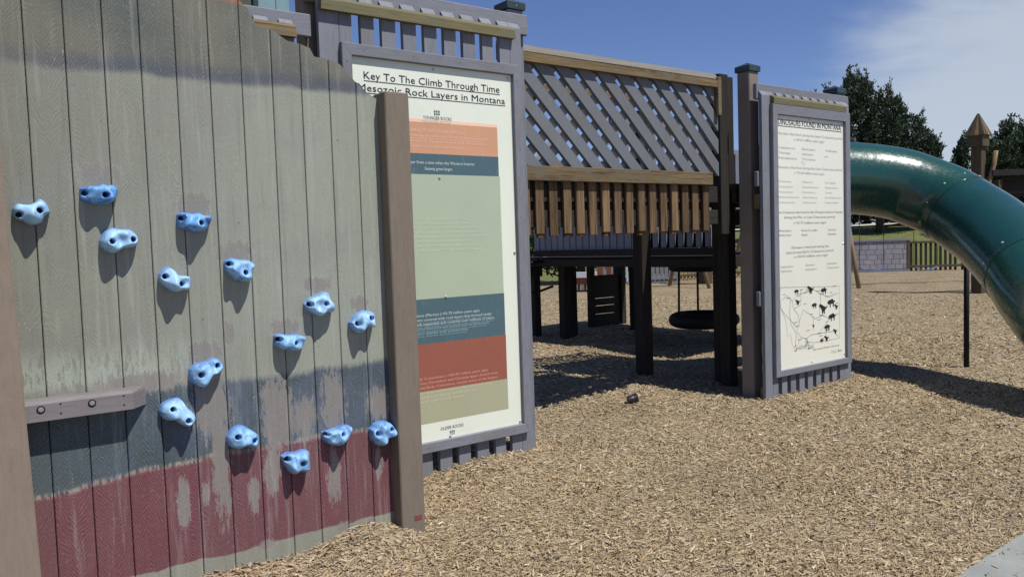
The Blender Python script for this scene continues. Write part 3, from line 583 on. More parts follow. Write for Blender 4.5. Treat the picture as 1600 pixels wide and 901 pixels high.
rows = [('Late Cretaceous (~70-65 million years ago)', 2.60, 3.156, 2.372, .020, peach), ('These layers formed during the latter part of the Cretaceous period', 2.47, 3.34, 2.340, .017, peach), ('The dinosaur fossils of Tyrannosaurus and Triceratops', 2.50, 3.33, 2.304, .017, peach), ('are found in these layers of the Hell Creek Formation', 2.52, 3.15, 2.268, .017, peach),
        ('Cretaceous (~70 million years ago)', 2.60, 3.10, 2.385, .012, orange_p), ('the final period when dinosaurs lived in Montana', 2.48, 3.30, 2.325, .010, orange_p),
        ('A rock layer from a time when the Western Interior', 2.60, 3.229, 2.158, .021, whitep), ('Seaway grew larger.', 2.818, 3.045, 2.117, .021, whitep)]
gl = ['Cretaceous (~75-70 million years ago)', 'Rock layers in this part of Montana are formed of sediment', 'that was left by rivers that crossed the coastal plain, from', 'mountains, swamps and lakes, of this time. Many dinosaur', 'nests and eggs found near Choteau, Montana are from', 'these layers. Duck-billed dinosaurs lived and died here', 'and plants, turtles and small mammals', 'lived on the shores of the Seaway']
for k, s_ in enumerate(gl): rows.append((s_, 2.60-.03*(k % 2), 3.16 if k == 0 else 3.33-.05*((k*7) % 4), 1.775-.0305*k, .017, paleg))
tl = ['Late Cretaceous (Marine) (~93-75 million years ago)', 'In Montana are covered with rock layers that formed under', 'the sea, which expanded and covered over millions of years.', 'marine creatures lived here and evolved such as plesiosaurs,', 'ichthyosaurs, sharks and ammonites.']
for k, s_ in enumerate(tl): rows.append((s_, 2.56, [3.225, 3.335, 3.36, 3.31, 3.13][k], 1.118-.031*k, .018, whitep if k < 3 else tealp))
for k in range(4): rows.append((tl[min(k+1, 4)], 2.57, [3.34, 3.35, 3.29, 3.12][k], 1.072-.031*k, .009, tealp))
rl_ = ['Jurassic/Early Cretaceous (~150-93 million years ago)', 'In the Morrison Formation and Cloverly layers found most', 'of the way into Early Cretaceous, contain some of the largest']
for k, s_ in enumerate(rl_): rows.append((s_, 2.56, [3.28, 3.37, 3.366][k], .683-.031*k, .018, pinkp))
for k, s_ in enumerate(['dinosaurs and footprints, the bones of many', 'found near Billings and Bozeman', 'this old rock layer']): rows.append((s_, 2.70, [3.32, 3.16, 3.08][k], .585-.030*k, .015, khp))
for s_, a, b, z, h, mt_ in rows: text(s_, a, b, z, h, mt_, sh, y2)
words('OLDER ROCKS', 2.865, 3.055, .315, .022, ink2, sh, y2)
for k in range(3):
    xk = 2.945+.015*k; poly_plate('arrow_mark', [(xk-.006, .287), (xk+.006, .287), (xk+.004, .300), (xk-.004, .300)], y2, ink2, sh); poly_plate('arrow_mark', [(xk-.006, .280), (xk, .268), (xk+.006, .280)], y2, ink2, sh)
screws(sh, YP, ((2.934, 2.067), (2.949, 1.242), (3.56, 1.53), (3.561, .268), (2.943, .262), (2.919, 2.80), (3.55, 2.80), (2.31, 2.80), (2.31, 1.5)))
# second board
pit = .1485; xs = [(6.585, 6.70), (6.703, 6.79)]+[(6.849+pit*k, 6.849+pit*k+.088) for k in range(7)]+[(7.888, 7.975), (7.978, 8.10)]
S2 = sign('tall cream board with a map of dinosaur finds, headed Dinosaurs Found In Montana', xs, 6.585, 8.10, 2.985, 3.055, (6.705, 8.056, .195, 2.858), (6.78, 7.972, .255, 2.762), (6.72, 7.985, 2.862, 2.93), (6.56, 8.165), (2.215, 1.05))
sh2 = bspan('sign_sheet', 6.765, 7.985, YP, YP+.008, .24, 2.777, ivory2, S2, .001)
words('DINOSAURS FOUND IN MONTANA', 6.825, 7.925, 2.672, .056, title, sh2, y2); strip('underline', 6.785, 7.94, 2.656, 2.661, y2, title, sh2)
f1 = flat('fading_print', (.36, .37, .32), .6); f3 = flat('dark_grey_print', (.24, .245, .22), .6)
T = [('Dinosaurs that lived during the latest Cretaceous period', 6.80, 7.95, 2.577, .027, faint), ('(~68-65 million years ago)', 7.08, 7.61, 2.528, .027, faint),
     ('Tyrannosaurus rex', 6.825, 7.10, 2.44, .024, faint), ('Triceratops', 6.825, 7.02, 2.39, .024, faint), ('Pachycephalosaurus', 6.825, 7.13, 2.34, .024, faint), ('Edmontosaurus', 7.216, 7.45, 2.44, .024, faint), ('Ankylosaurus', 7.216, 7.41, 2.39, .024, faint), ('Torosaurus', 7.216, 7.45, 2.34, .024, faint), ('Ornithomimus', 7.63, 7.85, 2.44, .024, faint),
     ('Dinosaurs that lived during the Late Cretaceous period', 6.80, 7.94, 2.248, .027, faint), ('(~75-68 million years ago)', 7.085, 7.604, 2.198, .027, faint),
     ('Sea Creatures that lived in the Western Interior Seaway', 6.80, 7.94, 1.805, .026, f1), ('during the Mid- or Late Cretaceous periods', 6.90, 7.80, 1.755, .026, f1), ('(~93-75 million years ago)', 7.06, 7.63, 1.698, .026, f1),
     ('Plesiosaurs', 6.82, 7.02, 1.625, .022, f1), ('Ichthyosaurs', 6.82, 7.02, 1.582, .022, f1), ('Marine Crocodiles', 7.19, 7.47, 1.622, .022, f1), ('Sharks', 7.19, 7.30, 1.578, .022, f1), ('Ammonites', 7.665, 7.82, 1.622, .022, f1), ('Belemnites', 7.665, 7.82, 1.578, .022, f1),
     ('Dinosaurs that lived during the', 7.02, 7.675, 1.452, .026, f1), ('Late Jurassic/Early Cretaceous period', 6.93, 7.76, 1.405, .026, f1), ('(~150-93 million years ago)', 7.06, 7.655, 1.360, .026, f1),
     ('Apatosaurus', 6.835, 7.04, 1.27, .022, faint), ('Diplodocus', 6.835, 7.02, 1.226, .022, faint), ('Allosaurus', 7.25, 7.41, 1.27, .022, faint), ('Stegosaurus', 7.25, 7.45, 1.226, .022, faint), ('Deinonychus', 7.64, 7.82, 1.27, .022, faint), ('Tenontosaurus', 7.64, 7.86, 1.226, .022, faint),
     ('Map courtesy of Museum of the Rockies', 7.37, 7.857, .395, .018, f3), ('Museum of', 7.70, 7.81, .345, .012, f1), ('the Rockies', 7.70, 7.81, .328, .012, f1), ('Rex', 7.83, 7.90, .332, .026, f3)]
for k, (a_, b_, c_) in enumerate((('Orodromeus', 'Maiasaura', 'Saurolophus'), ('Gryposaurus', 'Daspletosaurus', 'Hypacrosaurus'), ('Avaceratops', 'Einiosaurus', 'Troodon'), ('Pachyrhinosaurus', 'Albertosaurus', 'Brachylophosaurus'), ('Achelousaurus', 'Lambeosaurus', 'Euoplocephalus'))):
    z = 2.112-.0515*k; T += [(a_, 6.82, 6.82+.021*len(a_), z, .022, faint2), (b_, 7.22, 7.22+.02*len(b_), z, .022, faint2), (c_, 7.62, 7.62+.018*len(c_), z, .022, faint2)]
for s_, a, b, z, h, mt_ in T: text(s_, a, b, z, h, mt_, sh2, y2)
mo = [(6.822, 1.078), (7.113, 1.064), (7.462, 1.045), (7.864, 1.03), (7.863, .716), (7.863, .476), (7.634, .472), (7.38, .475), (7.248, .50), (7.229, .455), (7.15, .47), (7.048, .424), (7.008, .494), (6.977, .608), (6.926, .582), (6.92, .693), (6.889, .775), (6.825, .869), (6.812, .998), (6.822, 1.078)]
line(mo, .003, y2, f3, sh2)
for P in ([(6.84, .95), (6.93, .99), (7.02, .93), (7.04, .85), (7.12, .78), (7.13, .70), (7.09, .62), (7.16, .55), (7.25, .53)], [(7.02, .93), (7.10, .99), (7.25, 1.0), (7.4, 1.02), (7.52, .97), (7.66, .93), (7.84, .96)], [(7.13, .70), (7.2, .83), (7.3, .78), (7.42, .72), (7.55, .745), (7.62, .72)], [(7.25, .53), (7.35, .56), (7.48, .565), (7.62, .66), (7.74, .73), (7.85, .74)],
          [(7.48, .565), (7.6, .56), (7.75, .56), (7.84, .49)], [(7.52, .97), (7.50, .80), (7.49, .76)], [(6.99, .95), (6.97, .82), (6.99, .70), (7.08, .60), (7.06, .48)], [(7.16, 1.04), (7.17, .95), (7.16, .88), (7.05, .85)], [(6.83, .87), (6.9, .80), (6.99, .74), (7.09, .66)], [(7.25, .53), (7.27, .50), (7.24, .42)], [(7.62, .66), (7.60, .60), (7.61, .52)], [(7.38, .75), (7.38, .60)], [(7.10, .56), (7.13, .50), (7.08, .47)]):
    line(P, .0035, y2, f3, sh2)
rs = np.random.default_rng(5)
for k in range(34):
    x = rs.uniform(6.86, 7.8); z = rs.uniform(.50, 1.04)
    if z < .75 and x < 6.98: continue
    line([(x, z), (x+rs.uniform(.03, .06), z+.001)], .006, y2, f3 if k % 2 else f1, sh2, 'place_name'); lathe('map_dot', [(.0035, 0), (.0035, .0006)], ink, sh2, (x-.008, y2+.0006, z), (math.pi/2, 0, 0), 6)
DA = [(-.5, .1), (-.42, .3), (-.25, .28), (-.15, .1), (.05, .12), (.25, .05), (.5, .18), (.28, -.08), (.12, -.12), (.14, -.42), (.05, -.42), (0, -.15), (-.08, -.15), (-.06, -.42), (-.15, -.42), (-.17, -.1), (-.28, -.02), (-.3, .12)]
DB = [(-.45, -.1), (-.5, .08), (-.36, .2), (-.1, .25), (.1, .32), (.3, .15), (.5, .1), (.3, 0), (.26, -.35), (.17, -.35), (.14, -.08), (-.1, -.1), (-.12, -.38), (-.2, -.38), (-.22, -.08)]
for k, (x, z, s_) in enumerate(((7.095, 1.02, .085), (7.341, 1.03, .13), (7.579, 1.0, .12), (7.115, .916, .09), (7.405, .858, .10), (7.567, .82, .17), (7.715, .865, .15), (7.808, .82, .09), (7.731, .715, .14), (7.383, .65, .05), (7.636, .61, .12), (7.784, .56, .09), (7.53, .48, .07), (7.62, .50, .10))):
    P = DA if k % 2 else DB; poly_plate('dinosaur_silhouette', [(x+a*s_, z+b*s_*.85) for a, b in P], y2, ink, sh2)
pen = [(0, .03), (-.012, .045), (-.02, .03), (0, .015), (.002, -.01), (-.02, -.012), (.01, 0), (.02, .02), (.03, 0), (.035, .02), (.045, 0), (.055, .018), (.065, .016), (.06, 0), (.075, .002), (.085, .02), (.095, .0), (.105, .02), (.11, .0), (.13, .02), (.14, .045), (.135, -.01)]
line([(7.075+a*1.25, .432+b*1.2) for a, b in pen], .005, y2-.0002, ink2, sh2, 'scribbled_graffiti')
line([(7.275+a*1.2, .425+b*1.2) for a, b in ((0, .06), (.01, -.01), (0, .055), (.03, .05), (.012, .028), (.04, .02), (.03, -.008), (.005, 0), (.05, .005), (.06, .025), (.05, .0), (.075, 0), (.08, .03), (.078, -.005))], .005, y2-.0002, ink2, sh2, 'scribbled_graffiti')
line([(7.60, 2.38), (7.64, 2.39), (7.68, 2.385)], .004, y2, f1, sh2, 'scratch'); line([(7.19, 2.30), (7.22, 2.33), (7.25, 2.29), (7.27, 2.31)], .006, y2, faint, sh2, 'scratch')
screws(sh2, YP, ((7.945, 1.482), (7.95, .30), (7.346, .283), (7.34, 2.745), (7.94, 2.74), (6.80, 2.74), (6.81, .30)))
# side block rails that stick out to the left of the second board
bspan('wood_block', 6.572, 6.64, YS+.04, YS+.10, 1.855, 1.995, wx, S2, .004); bspan('wood_block', 6.598, 6.66, YS+.04, YS+.10, .90, 1.03, wx, S2, .004); bspan('wood_block', 6.605, 6.66, YS+.02, YS+.08, -.05, .105, wx, S2, .004)

# slatted panel left of the first board
t = thing('slatted_panel', 'short slatted panel with wooden cap rail seen above the right slope of the climbing wall', 'fence panel', (1.2, YS, 0))
for k in range(9): a = 1.855-.155*k; slat(a, a+.085, .1, 3.01, t)
bspan('back_rail', .5, 2.068, YS+.038, YS+.082, 2.925, 3.065, gx, t, .006)
Lw = 1.44; V = [(0, 0, 0), (Lw, 0, 0), (Lw, .04, 0), (0, .04, 0), (.004, 0, .058), (Lw-.004, 0, .058), (Lw, .04, .085), (0, .04, .085)]
pyd('cap_rail', V, [(0, 3, 2, 1), (0, 1, 5, 4), (1, 2, 6, 5), (2, 3, 7, 6), (3, 0, 4, 7), (4, 5, 6, 7)], wx, t, (.50, YS-.042, 2.892))
# posts of the boards
P1a = post('brown post between the slatted panel and the rock layer board', 2.115, 4.92, .14, 3.32)
P1b = post('gray post with a dark cap behind the top right of the rock layer board', 3.715, 4.915, .14, 3.345, gz)
P2a = post('tall brown post with a dark green cap standing left of the dinosaur board', 6.684, 4.99, .145, 3.20, bz2)
bspan('side_block', 6.756, 6.775, 4.93, 5.05, 3.04, 3.16, gz, P2a)
P2b = post('gray post with a dark cap behind the top right of the dinosaur board', 8.09, 4.915, .14, 3.09, gz)
t = post('pointed cedar post rising behind the right edge of the dinosaur board', 8.22, 5.02, .09, 3.06, wz, capped=False)

# ------------------------------------------------------------------ lattice bridge
br = thing('lattice_bridge', 'raised wooden bridge with grey diagonal lattice sides and a skirt of cedar pickets', 'bridge', (5.1, 5.6, 1.6))
def lat_side(y, sgn, par):
    X0, X1, Z0, Z1 = 3.80, 6.36, 2.19, 3.05; ang = 44.0; tn = math.tan(math.radians(ang))
    def clipslat(xc, dirn, y0, th, w=.102, mt=lat):
        # centre line x = xc + dirn*(z-Z0)*-1/tn ; clip polygon to the rectangle
        hw = w/2/math.sin(math.radians(ang)); sl = -dirn/tn; P = [(xc-hw, Z0), (xc+hw, Z0), (xc+hw+sl*(Z1-Z0), Z1), (xc-hw+sl*(Z1-Z0), Z1)]
        for side, lim in ((0, X0), (1, X1)):
            Q = []
            for i in range(len(P)):
                a, b = P[i], P[(i+1) % len(P)]; ia = (a[0] >= lim) if side == 0 else (a[0] <= lim); ib = (b[0] >= lim) if side == 0 else (b[0] <= lim)
                if ia: Q.append(a)
                if ia != ib: t_ = (lim-a[0])/(b[0]-a[0]); Q.append((lim, a[1]+t_*(b[1]-a[1])))
            P = Q
            if len(P) < 3: return
        prism('lattice_slat', P, y0, y0+th, mt, par, .0015)
    for k in range(-6, 18) if sgn > 0 else []: clipslat(3.865+.2322*k, 1, y, .036)
    for k in range(-8, 16, 1 if sgn > 0 else 3): clipslat(3.90+.2322*k, -1, y+.040, .03, .080, lat2)
y0 = 5.10; lat_side(y0, 1, br)
V = [(0, 0, 0), (2.62, 0, 0), (2.62, .09, 0), (0, .09, 0), (0, 0, .070), (2.62, 0, .070), (2.62, .006, .074), (0, .006, .074), (2.62, .09, .10), (0, .09, .10)]
F = [(0, 3, 2, 1), (0, 1, 5, 4), (4, 5, 6, 7), (7, 6, 8, 9), (3, 9, 8, 2), (1, 2, 8, 6, 5), (0, 4, 7, 9, 3)]
pyd('top_rail', V, F, wx, br, (3.74, y0-.045, 3.035))
V = [(0, 0, .0755), (2.62, 0, .0755), (2.62, .012, .0775), (0, .012, .0775), (0, .085, .148), (2.62, .085, .148), (2.62, .095, .10), (0, .095, .10)]
pyd('rail_cap', V, [(0, 1, 2, 3), (3, 2, 5, 4), (4, 5, 6, 7), (0, 7, 6, 1), (1, 6, 5, 2), (0, 3, 4, 7)], wcap, br, (3.74, y0-.047, 3.035))
bspan('middle_rail', 3.78, 3.90, y0-.05, y0-.008, 2.085, 2.225, wx, br); bspan('middle_rail', 3.905, 6.21, y0-.05, y0-.008, 2.095, 2.215, wx, br)
for k in range(16):
    a = 3.905+.1468*k; h = .012*math.sin(k*2.3); bspan('skirt_picket', a, a+.087, y0-.01+.003*(k % 3), y0+.022, 1.657+h, 2.12, wz, br)
    b = a+.073; bspan('inner_skirt_picket', b, b+.087, y0+.066, y0+.10, 1.645-h, 2.06, wz, br)
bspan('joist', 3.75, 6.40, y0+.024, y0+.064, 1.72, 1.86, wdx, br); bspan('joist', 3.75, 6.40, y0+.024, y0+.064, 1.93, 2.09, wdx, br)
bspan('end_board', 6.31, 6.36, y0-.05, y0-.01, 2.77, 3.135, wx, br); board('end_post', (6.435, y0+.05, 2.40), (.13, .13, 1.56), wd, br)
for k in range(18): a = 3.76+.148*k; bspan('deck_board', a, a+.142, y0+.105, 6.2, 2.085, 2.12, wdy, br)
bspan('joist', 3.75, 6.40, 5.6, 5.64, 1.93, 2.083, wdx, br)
y3 = 6.25; lat_side(y3, -1, br); bspan('top_rail', 3.74, 6.36, y3-.02, y3+.07, 3.045, 3.16, wx, br); bspan('middle_rail', 3.78, 6.4, y3-.045, y3-.005, 2.09, 2.215, wx, br); bspan('joist', 3.75, 6.4, y3-.045, y3-.005, 1.8, 2.08, wdx, br)
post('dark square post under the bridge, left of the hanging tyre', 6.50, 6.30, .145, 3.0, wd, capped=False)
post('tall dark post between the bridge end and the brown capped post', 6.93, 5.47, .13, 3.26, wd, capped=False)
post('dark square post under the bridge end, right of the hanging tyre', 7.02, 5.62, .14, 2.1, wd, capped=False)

# platforms behind the boards
def platform(label, x0, x1, y0, y1, z, rail, skip=()):
    t = thing('play_platform', label, 'platform', ((x0+x1)/2, (y0+y1)/2, 0)); n = int((x1-x0)/.15)
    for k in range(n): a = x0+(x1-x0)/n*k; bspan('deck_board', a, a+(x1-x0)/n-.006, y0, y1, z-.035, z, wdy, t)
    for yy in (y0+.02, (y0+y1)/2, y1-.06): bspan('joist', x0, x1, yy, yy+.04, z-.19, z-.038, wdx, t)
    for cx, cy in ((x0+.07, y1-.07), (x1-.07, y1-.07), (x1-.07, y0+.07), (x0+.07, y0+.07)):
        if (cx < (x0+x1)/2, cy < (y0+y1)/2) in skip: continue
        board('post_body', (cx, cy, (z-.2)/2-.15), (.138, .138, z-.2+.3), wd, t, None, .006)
    if rail:
        n = int((x1-x0)/.155)
        for k in range(n): a = x0+.155*k; bspan('rail_slat', a, a+.095, y1-.02, y1+.016, z-.05, z+.86, gz, t)
        bspan('top_rail', x0, x1, y1+.02, y1+.06, z+.8, z+.93, gx, t); n = 2
        for k in range(n): a = y1-.33+.155*k; bspan('rail_slat', x1-.02, x1+.016, a, a+.095, z-.05, z+.86, gz, t)
        bspan('top_rail', x1+.02, x1+.06, y1-.33, y1, z+.8, z+.93, gy, t)
    return t
platform('shaded raised platform behind the rock layer board', 2.05, 3.74, 5.0, 6.35, 2.12, False, {(True, True), (False, True)})
platform('shaded raised platform behind the dinosaur board at the bridge end', 6.62, 8.12, 5.1, 6.85, 2.12, True, {(True, True), (False, True), (True, False), (False, False)})
p3 = platform('unseen upper platform added behind the dinosaur board for its shade', 8.75, 10.3, 6.4, 7.6, 1.95, True, {(True, True), (True, False)})  # unseen platform, added for the shade it casts on the ground
# low deck with the hanging tyre
ld2 = thing('play_platform', 'low dark deck with a slatted side wall seen under the bridge', 'platform', (9.6, 8.3, 0))
for k in range(17): a = 8.32+.15*k; bspan('deck_board', a, a+.144, 6.62, 11.2, 1.315, 1.35, wdy, ld2)
for xx in (8.28, 9.6, 10.86): bspan('joist', xx, xx+.04, 6.6, 11.2, 1.20, 1.313, wdy, ld2)
bspan('joist', 8.32, 10.85, 6.58, 6.62, 1.20, 1.34, wdx, ld2); bspan('joist', 8.32, 10.85, 10.2, 10.24, 1.20, 1.34, wdx, ld2)
for cx, cy in ((8.50, 10.0), (8.72, 10.1), (10.22, 10.1), (10.8, 11.1), (10.8, 6.7)): board('post_body', (cx, cy, .45), (.145, .145, 1.5), wd, ld2)
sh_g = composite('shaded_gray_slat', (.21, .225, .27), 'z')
n = 17
for k in range(n): a = 7.95+.152*k; bspan('wall_slat', 8.30, 8.335, a, a+.128, 1.36, 2.35, sh_g, ld2)
bspan('top_rail', 8.25, 8.29, 7.95, 10.5, 2.2, 2.33, gy, ld2); bspan('bottom_rail', 8.25, 8.29, 6.7, 10.5, 1.362, 1.46, wdy, ld2)
for k in range(9): a = 6.66+.155*k; bspan('wall_slat', 8.30, 8.335, a, a+.09, 1.47, 1.85, sh_g, ld2)
bspan('top_rail', 8.24, 8.30, 6.62, 7.9, 1.75, 1.83, gy, ld2)
bspan('wall_board', 8.37, 8.39, 6.66, 8.05, 1.462, 1.83, wdy, ld2)  # dark sheet added behind the slats so their gaps look dark
# tyre swing
ts = thing('tire_swing', 'black tire swing hanging level on three chains below the low deck', 'tire swing', (9.39, 7.86, .37))
P = [(9.39+.39*math.cos(a), 7.86+.39*math.sin(a), .37) for a in np.linspace(0, 2*math.pi, 40, endpoint=False)]
c0 = Vector(P[0]); V, F = tube_data([Vector(p)-c0 for p in P], .13, 14, True); V = [(v[0], v[1], v[2]*.85) for v in V]; pyd('tire', V, F, darkm, ts, c0, None, True)
lathe('hanger_plate', [(.10, 0), (.47, .02), (.5, .05), (.5, .1), (.2, .12)], darkm, ts, (9.39, 7.86, 1.08))
for k, a in enumerate((2.5, .93, 5.75)):
    tube('chain', [(9.39+.36*math.cos(a), 7.86+.36*math.sin(a), 1.10), (9.39+.37*math.cos(a), 7.86+.37*math.sin(a), .46)], .019, chain_m, ts, 6)
# climbing panel beyond
cp = thing('slotted_climber', 'dark upright panel with three bright slots beyond the low deck', 'climber', (10.4, 11.0, 0))
for za, zb in ((-.05, .222), (.232, .375), (.387, .515), (.527, .95)): bspan('panel_board', 10.0, 10.72, 11.0, 11.04, za, zb, wdx, cp)
board('post_body', (9.99, 11.0, .55), (.11, .11, 1.3), wd, cp); board('post_body', (10.78, 11.0, .55), (.11, .11, 1.3), wd, cp)
# small platform to the far left below the bridge
sp_ = thing('step_platform', 'small low deck with a pipe rail seen beside the rock layer board', 'platform', (8.0, 10.9, 0))
for k in range(5): bspan('deck_board', 7.65+.16*k, 7.80+.16*k, 10.5, 11.6, 1.18, 1.215, gy, sp_)
bspan('joist', 7.62, 8.42, 10.46, 10.5, 1.03, 1.2, wdx, sp_)
for x in (7.72, 8.36): board('post_body', (x, 10.6, .5), (.13, .13, 1.3), wd, sp_); board('post_body', (x+.1, 11.5, .5), (.13, .13, 1.3), wd, sp_)
tube('pipe_rail', [(7.6, 10.3, 1.25), (8.1, 10.3, 1.27), (8.5, 10.3, 1.31)], .022, darkm, sp_); tube('pipe_rail', [(7.6, 10.3, .75), (8.2, 10.3, .79), (8.5, 10.3, .86)], .02, darkm, sp_)
bspan('upright_board', 8.31, 8.435, 10.34, 10.37, 1.25, 1.68, lat, sp_)

# ------------------------------------------------------------------ slide
def slidemat(name, c):
    m = MT(name, .2, .6); co, r = m.objco(); n1 = m.noise(co, 2.2, 4, .6); n2 = m.noise(co, 40, 4, .7)
    cc = m.mix(m.math('MULTIPLY', m.rng(n1, .4, .7), .3), c, tuple(v*1.35 for v in c)); sc = m.rng(m.noise(m.mapping(co, (3, .6, .6)), 30, 5, .75), .64, .74)
    cc = m.mix(m.math('MULTIPLY', sc, .18), cc, (.25, .38, .36)); m.col(cc)
    m.l(m.math('MULTIPLY_ADD', m.rng(n2, .4, .8), .16, .22), m.b.inputs['Roughness']); m.bump(n1, .25, .05); m.b.inputs['Coat Weight'].default_value = .3; m.b.inputs['Coat Roughness'].default_value = .12; return m.m
sg1 = slidemat('green_plastic', (.009, .060, .046)); sg2 = slidemat('blue_green_plastic', (.009, .055, .053))
sl = thing('tube_slide', 'big dark green plastic tube slide curving down to the right behind the dinosaur board', 'slide', (9.4, 4.3, 0))
path = [(7.9, 5.66, 2.27), (8.296, 5.487, 2.262), (8.848, 5.176, 2.228), (9.222, 4.868, 2.151), (9.361, 4.632, 2.039), (9.419, 4.379, 1.906), (9.365, 4.134, 1.749), (9.21, 3.825, 1.564), (9.002, 3.555, 1.382), (8.703, 3.236, 1.149), (8.384, 2.958, 0.93), (8.02, 2.6, 0.70), (7.78, 2.2, .56), (7.66, 1.8, .5)]
K = 12; Q = catmull(path, K); R0 = .415
s1i, s2i = int(5.6*K), int(9.0*K)
for nm_, a, b, mt_ in (('tube_section', 0, s1i, sg1), ('tube_section', s1i, s2i, sg2), ('tube_section', s2i, len(Q)-1, sg1)): 
    pts = Q[a:b+1]; o_ = tube(nm_, pts, R0, mt_, sl, 56)
def ring(i, mt_, wdt, rr):
    t_ = (Q[i+1]-Q[i-1]).normalized(); tube('flange', [Q[i]-t_*wdt*1.3, Q[i]-t_*wdt, Q[i]+t_*wdt, Q[i]+t_*wdt*1.3], [rr-.012, rr, rr, rr-.012], mt_, sl, 56, smooth=False)
    tube('seam', [Q[i]+t_*wdt*1.3, Q[i]+t_*(wdt*1.3+.006)], rr-.002, blackm, sl, 56, smooth=False)
    a = t_.orthogonal().normalized(); b = t_.cross(a)
    for k in range(10):
        an = k*2*math.pi/10+.35; dr = a*math.cos(an)+b*math.sin(an); p = Q[i]-t_*.07+dr*(R0-.002)
        lathe('bolt', [(.012, 0), (.012, .008), (.007, .012)], steel, sl, p, dr.to_track_quat('Z', 'Y').to_euler(), 10)
ring(s1i, sg1, .02, R0+.004); ring(s2i, sg1, .02, R0+.004)
tube('support_pole', [(9.78, 4.305, -.2), (9.76, 4.29, 1.62)], .03, darkm, sl, 12)

# ------------------------------------------------------------------ tower, swings, far fences
tw = thing('roofed_post', 'thick brown post with a pointed slatted wooden roof like a birdhouse', 'post', (20.97, 8.9, 0))
def wb_(name, dx, dy, dz, s, mat, rot=None): return board(name, (20.97+dx, 8.95+dy, dz), s, mat, tw, rot)
wb_('post_body', 0, 0, 1.75, (.24, .24, 3.9), fz); wb_('head_block', 0, 0, 3.71, (.36, .36, .28), fz)
ap = (20.97, 8.95, 4.42); e = .235
for s_ in range(4):
    an = s_*math.pi/2; d1 = Vector((math.cos(an), math.sin(an), 0)); d2 = Vector((-math.sin(an), math.cos(an), 0)); base = Vector((20.97, 8.95, 3.84)); top = Vector(ap)
    for k in range(4):
        u0 = -1+k*.5+.04; u1 = u0+.42
        a_ = base+d1*e+d2*e*u0; b_ = base+d1*e+d2*e*u1; tt0 = top+(d1*.02); pu = .08
        c_ = base.lerp(top, 1-pu)+d1*e*pu+d2*e*u1*pu; d_ = base.lerp(top, 1-pu)+d1*e*pu+d2*e*u0*pu; o = a_; nrm = (b_-a_).cross(d_-a_).normalized()*-.025
        pts = [a_, b_, c_, d_]; pts = pts+[p+nrm for p in pts]; pyd('roof_board', [tuple(p-o) for p in pts], [(0, 1, 2, 3), (7, 6, 5, 4), (0, 4, 5, 1), (1, 5, 6, 2), (2, 6, 7, 3), (3, 7, 4, 0)], logm if k == 2 else fz, tw, o)
tube('leaning_log', [(21.15, 8.62, 3.45), (21.12, 8.66, 3.1), (21.0, 8.74, 2.6), (20.98, 8.76, 2.2)], .055, logm, tw, 8)
hb = thing('timber_wall', 'dark timber wall with a mossy top beam to the right of the roofed post', 'wall', (22.6, 7.6, 0))
def obeam(nm_, x0, y0_, x1, y1_, z0, z1, th, mat, par):
    d = Vector((x1-x0, y1_-y0_, 0)); return board(nm_, ((x0+x1)/2, (y0_+y1_)/2, (z0+z1)/2), (d.length, th, z1-z0), mat, par, (0, 0, math.atan2(d.y, d.x)))
obeam('top_beam', 21.1, 8.75, 24.5, 6.1, 2.84, 2.98, .3, wd, hb)
for k in range(5): obeam('wall_plank', 21.2, 8.78, 24.5, 6.2, 2.83-.1*(k+1)+.004, 2.83-.1*k, .06, wdx, hb)
for q in (.03, .5, .97): board('post_body', (21.15+3.3*q, 8.73-2.55*q, 1.3), (.2, .2, 2.9), fz, hb)
# picket fences
def picket_fence(label, pts, h, w, gap, mat, rails=True, lean=0, th=.03, posts=True):
    t = thing('picket_fence', label, 'fence', (pts[0][0], pts[0][1], 0))
    for (xa, ya), (xb, yb) in zip(pts[:-1], pts[1:]):
        d = Vector((xb-xa, yb-ya, 0)); Ln = d.length; d.normalize(); an = math.atan2(d.y, d.x); k = 0; s_ = 0
        while s_+w < Ln:
            hh = h*(1+.02*math.sin(k*1.7)); p = Vector((xa, ya, 0))+d*(s_+w/2); board('picket', (p.x, p.y, hh/2), (w, th, hh), mat, t, (0, 0, an)); s_ += w+gap; k += 1
        if rails:
            for zz_ in (h*.97, .18): board('rail', ((xa+xb)/2, (ya+yb)/2, zz_), (Ln, .09, .09), fz if mat is not lat else lat, t, (0, 0, an))
    return t
picket_fence('weathered grey picket fence beyond the hanging tyre', [(19.0, 20.6), (21.9, 19.4)], 1.35, .14, .03, lat)
picket_fence('golden brown picket fence far behind the tire swing chains', [(22.1, 20.1), (24.1, 20.15), (26.2, 19.4), (29.2, 17.3)], 1.25, .12, .09, logm)
mf = thing('stone_mural_panel', 'grey stone-patterned panel in a dark frame on the far fence', 'panel', (30.3, 16.5, 0))
A0 = Vector((29.4, 17.25, 0)); A1 = Vector((31.1, 15.85, 0)); dd = (A1-A0); Lp = dd.length; dd.normalize(); an = math.atan2(dd.y, dd.x)
st_m = composite('painted_stone_block', (.27, .26, .29), 'x', .14, .3, .9); mort = flat('grey_mortar_board', (.20, .195, .21), .9)
p = (A0+A1)/2; board('backing', (p.x, p.y, .62), (Lp, .03, 1.2), mort, mf, (0, 0, an)); nrm = Vector((dd.y, -dd.x, 0))
nrm = nrm if nrm.y < 0 else -nrm
for r_ in range(6):
    q = -.1*(r_ % 2)
    while q < Lp-.05:
        ww = .34+.08*math.sin(r_*5+q*7); a = max(q, .02); b = min(q+ww-.015, Lp-.02)
        if b-a > .05: pp = A0+dd*((a+b)/2)+nrm*.022; board('stone', (pp.x, pp.y, .11+.192*r_+.09), (round(b-a, 2), .02, .178), st_m, mf, (0, 0, an))
        q += ww
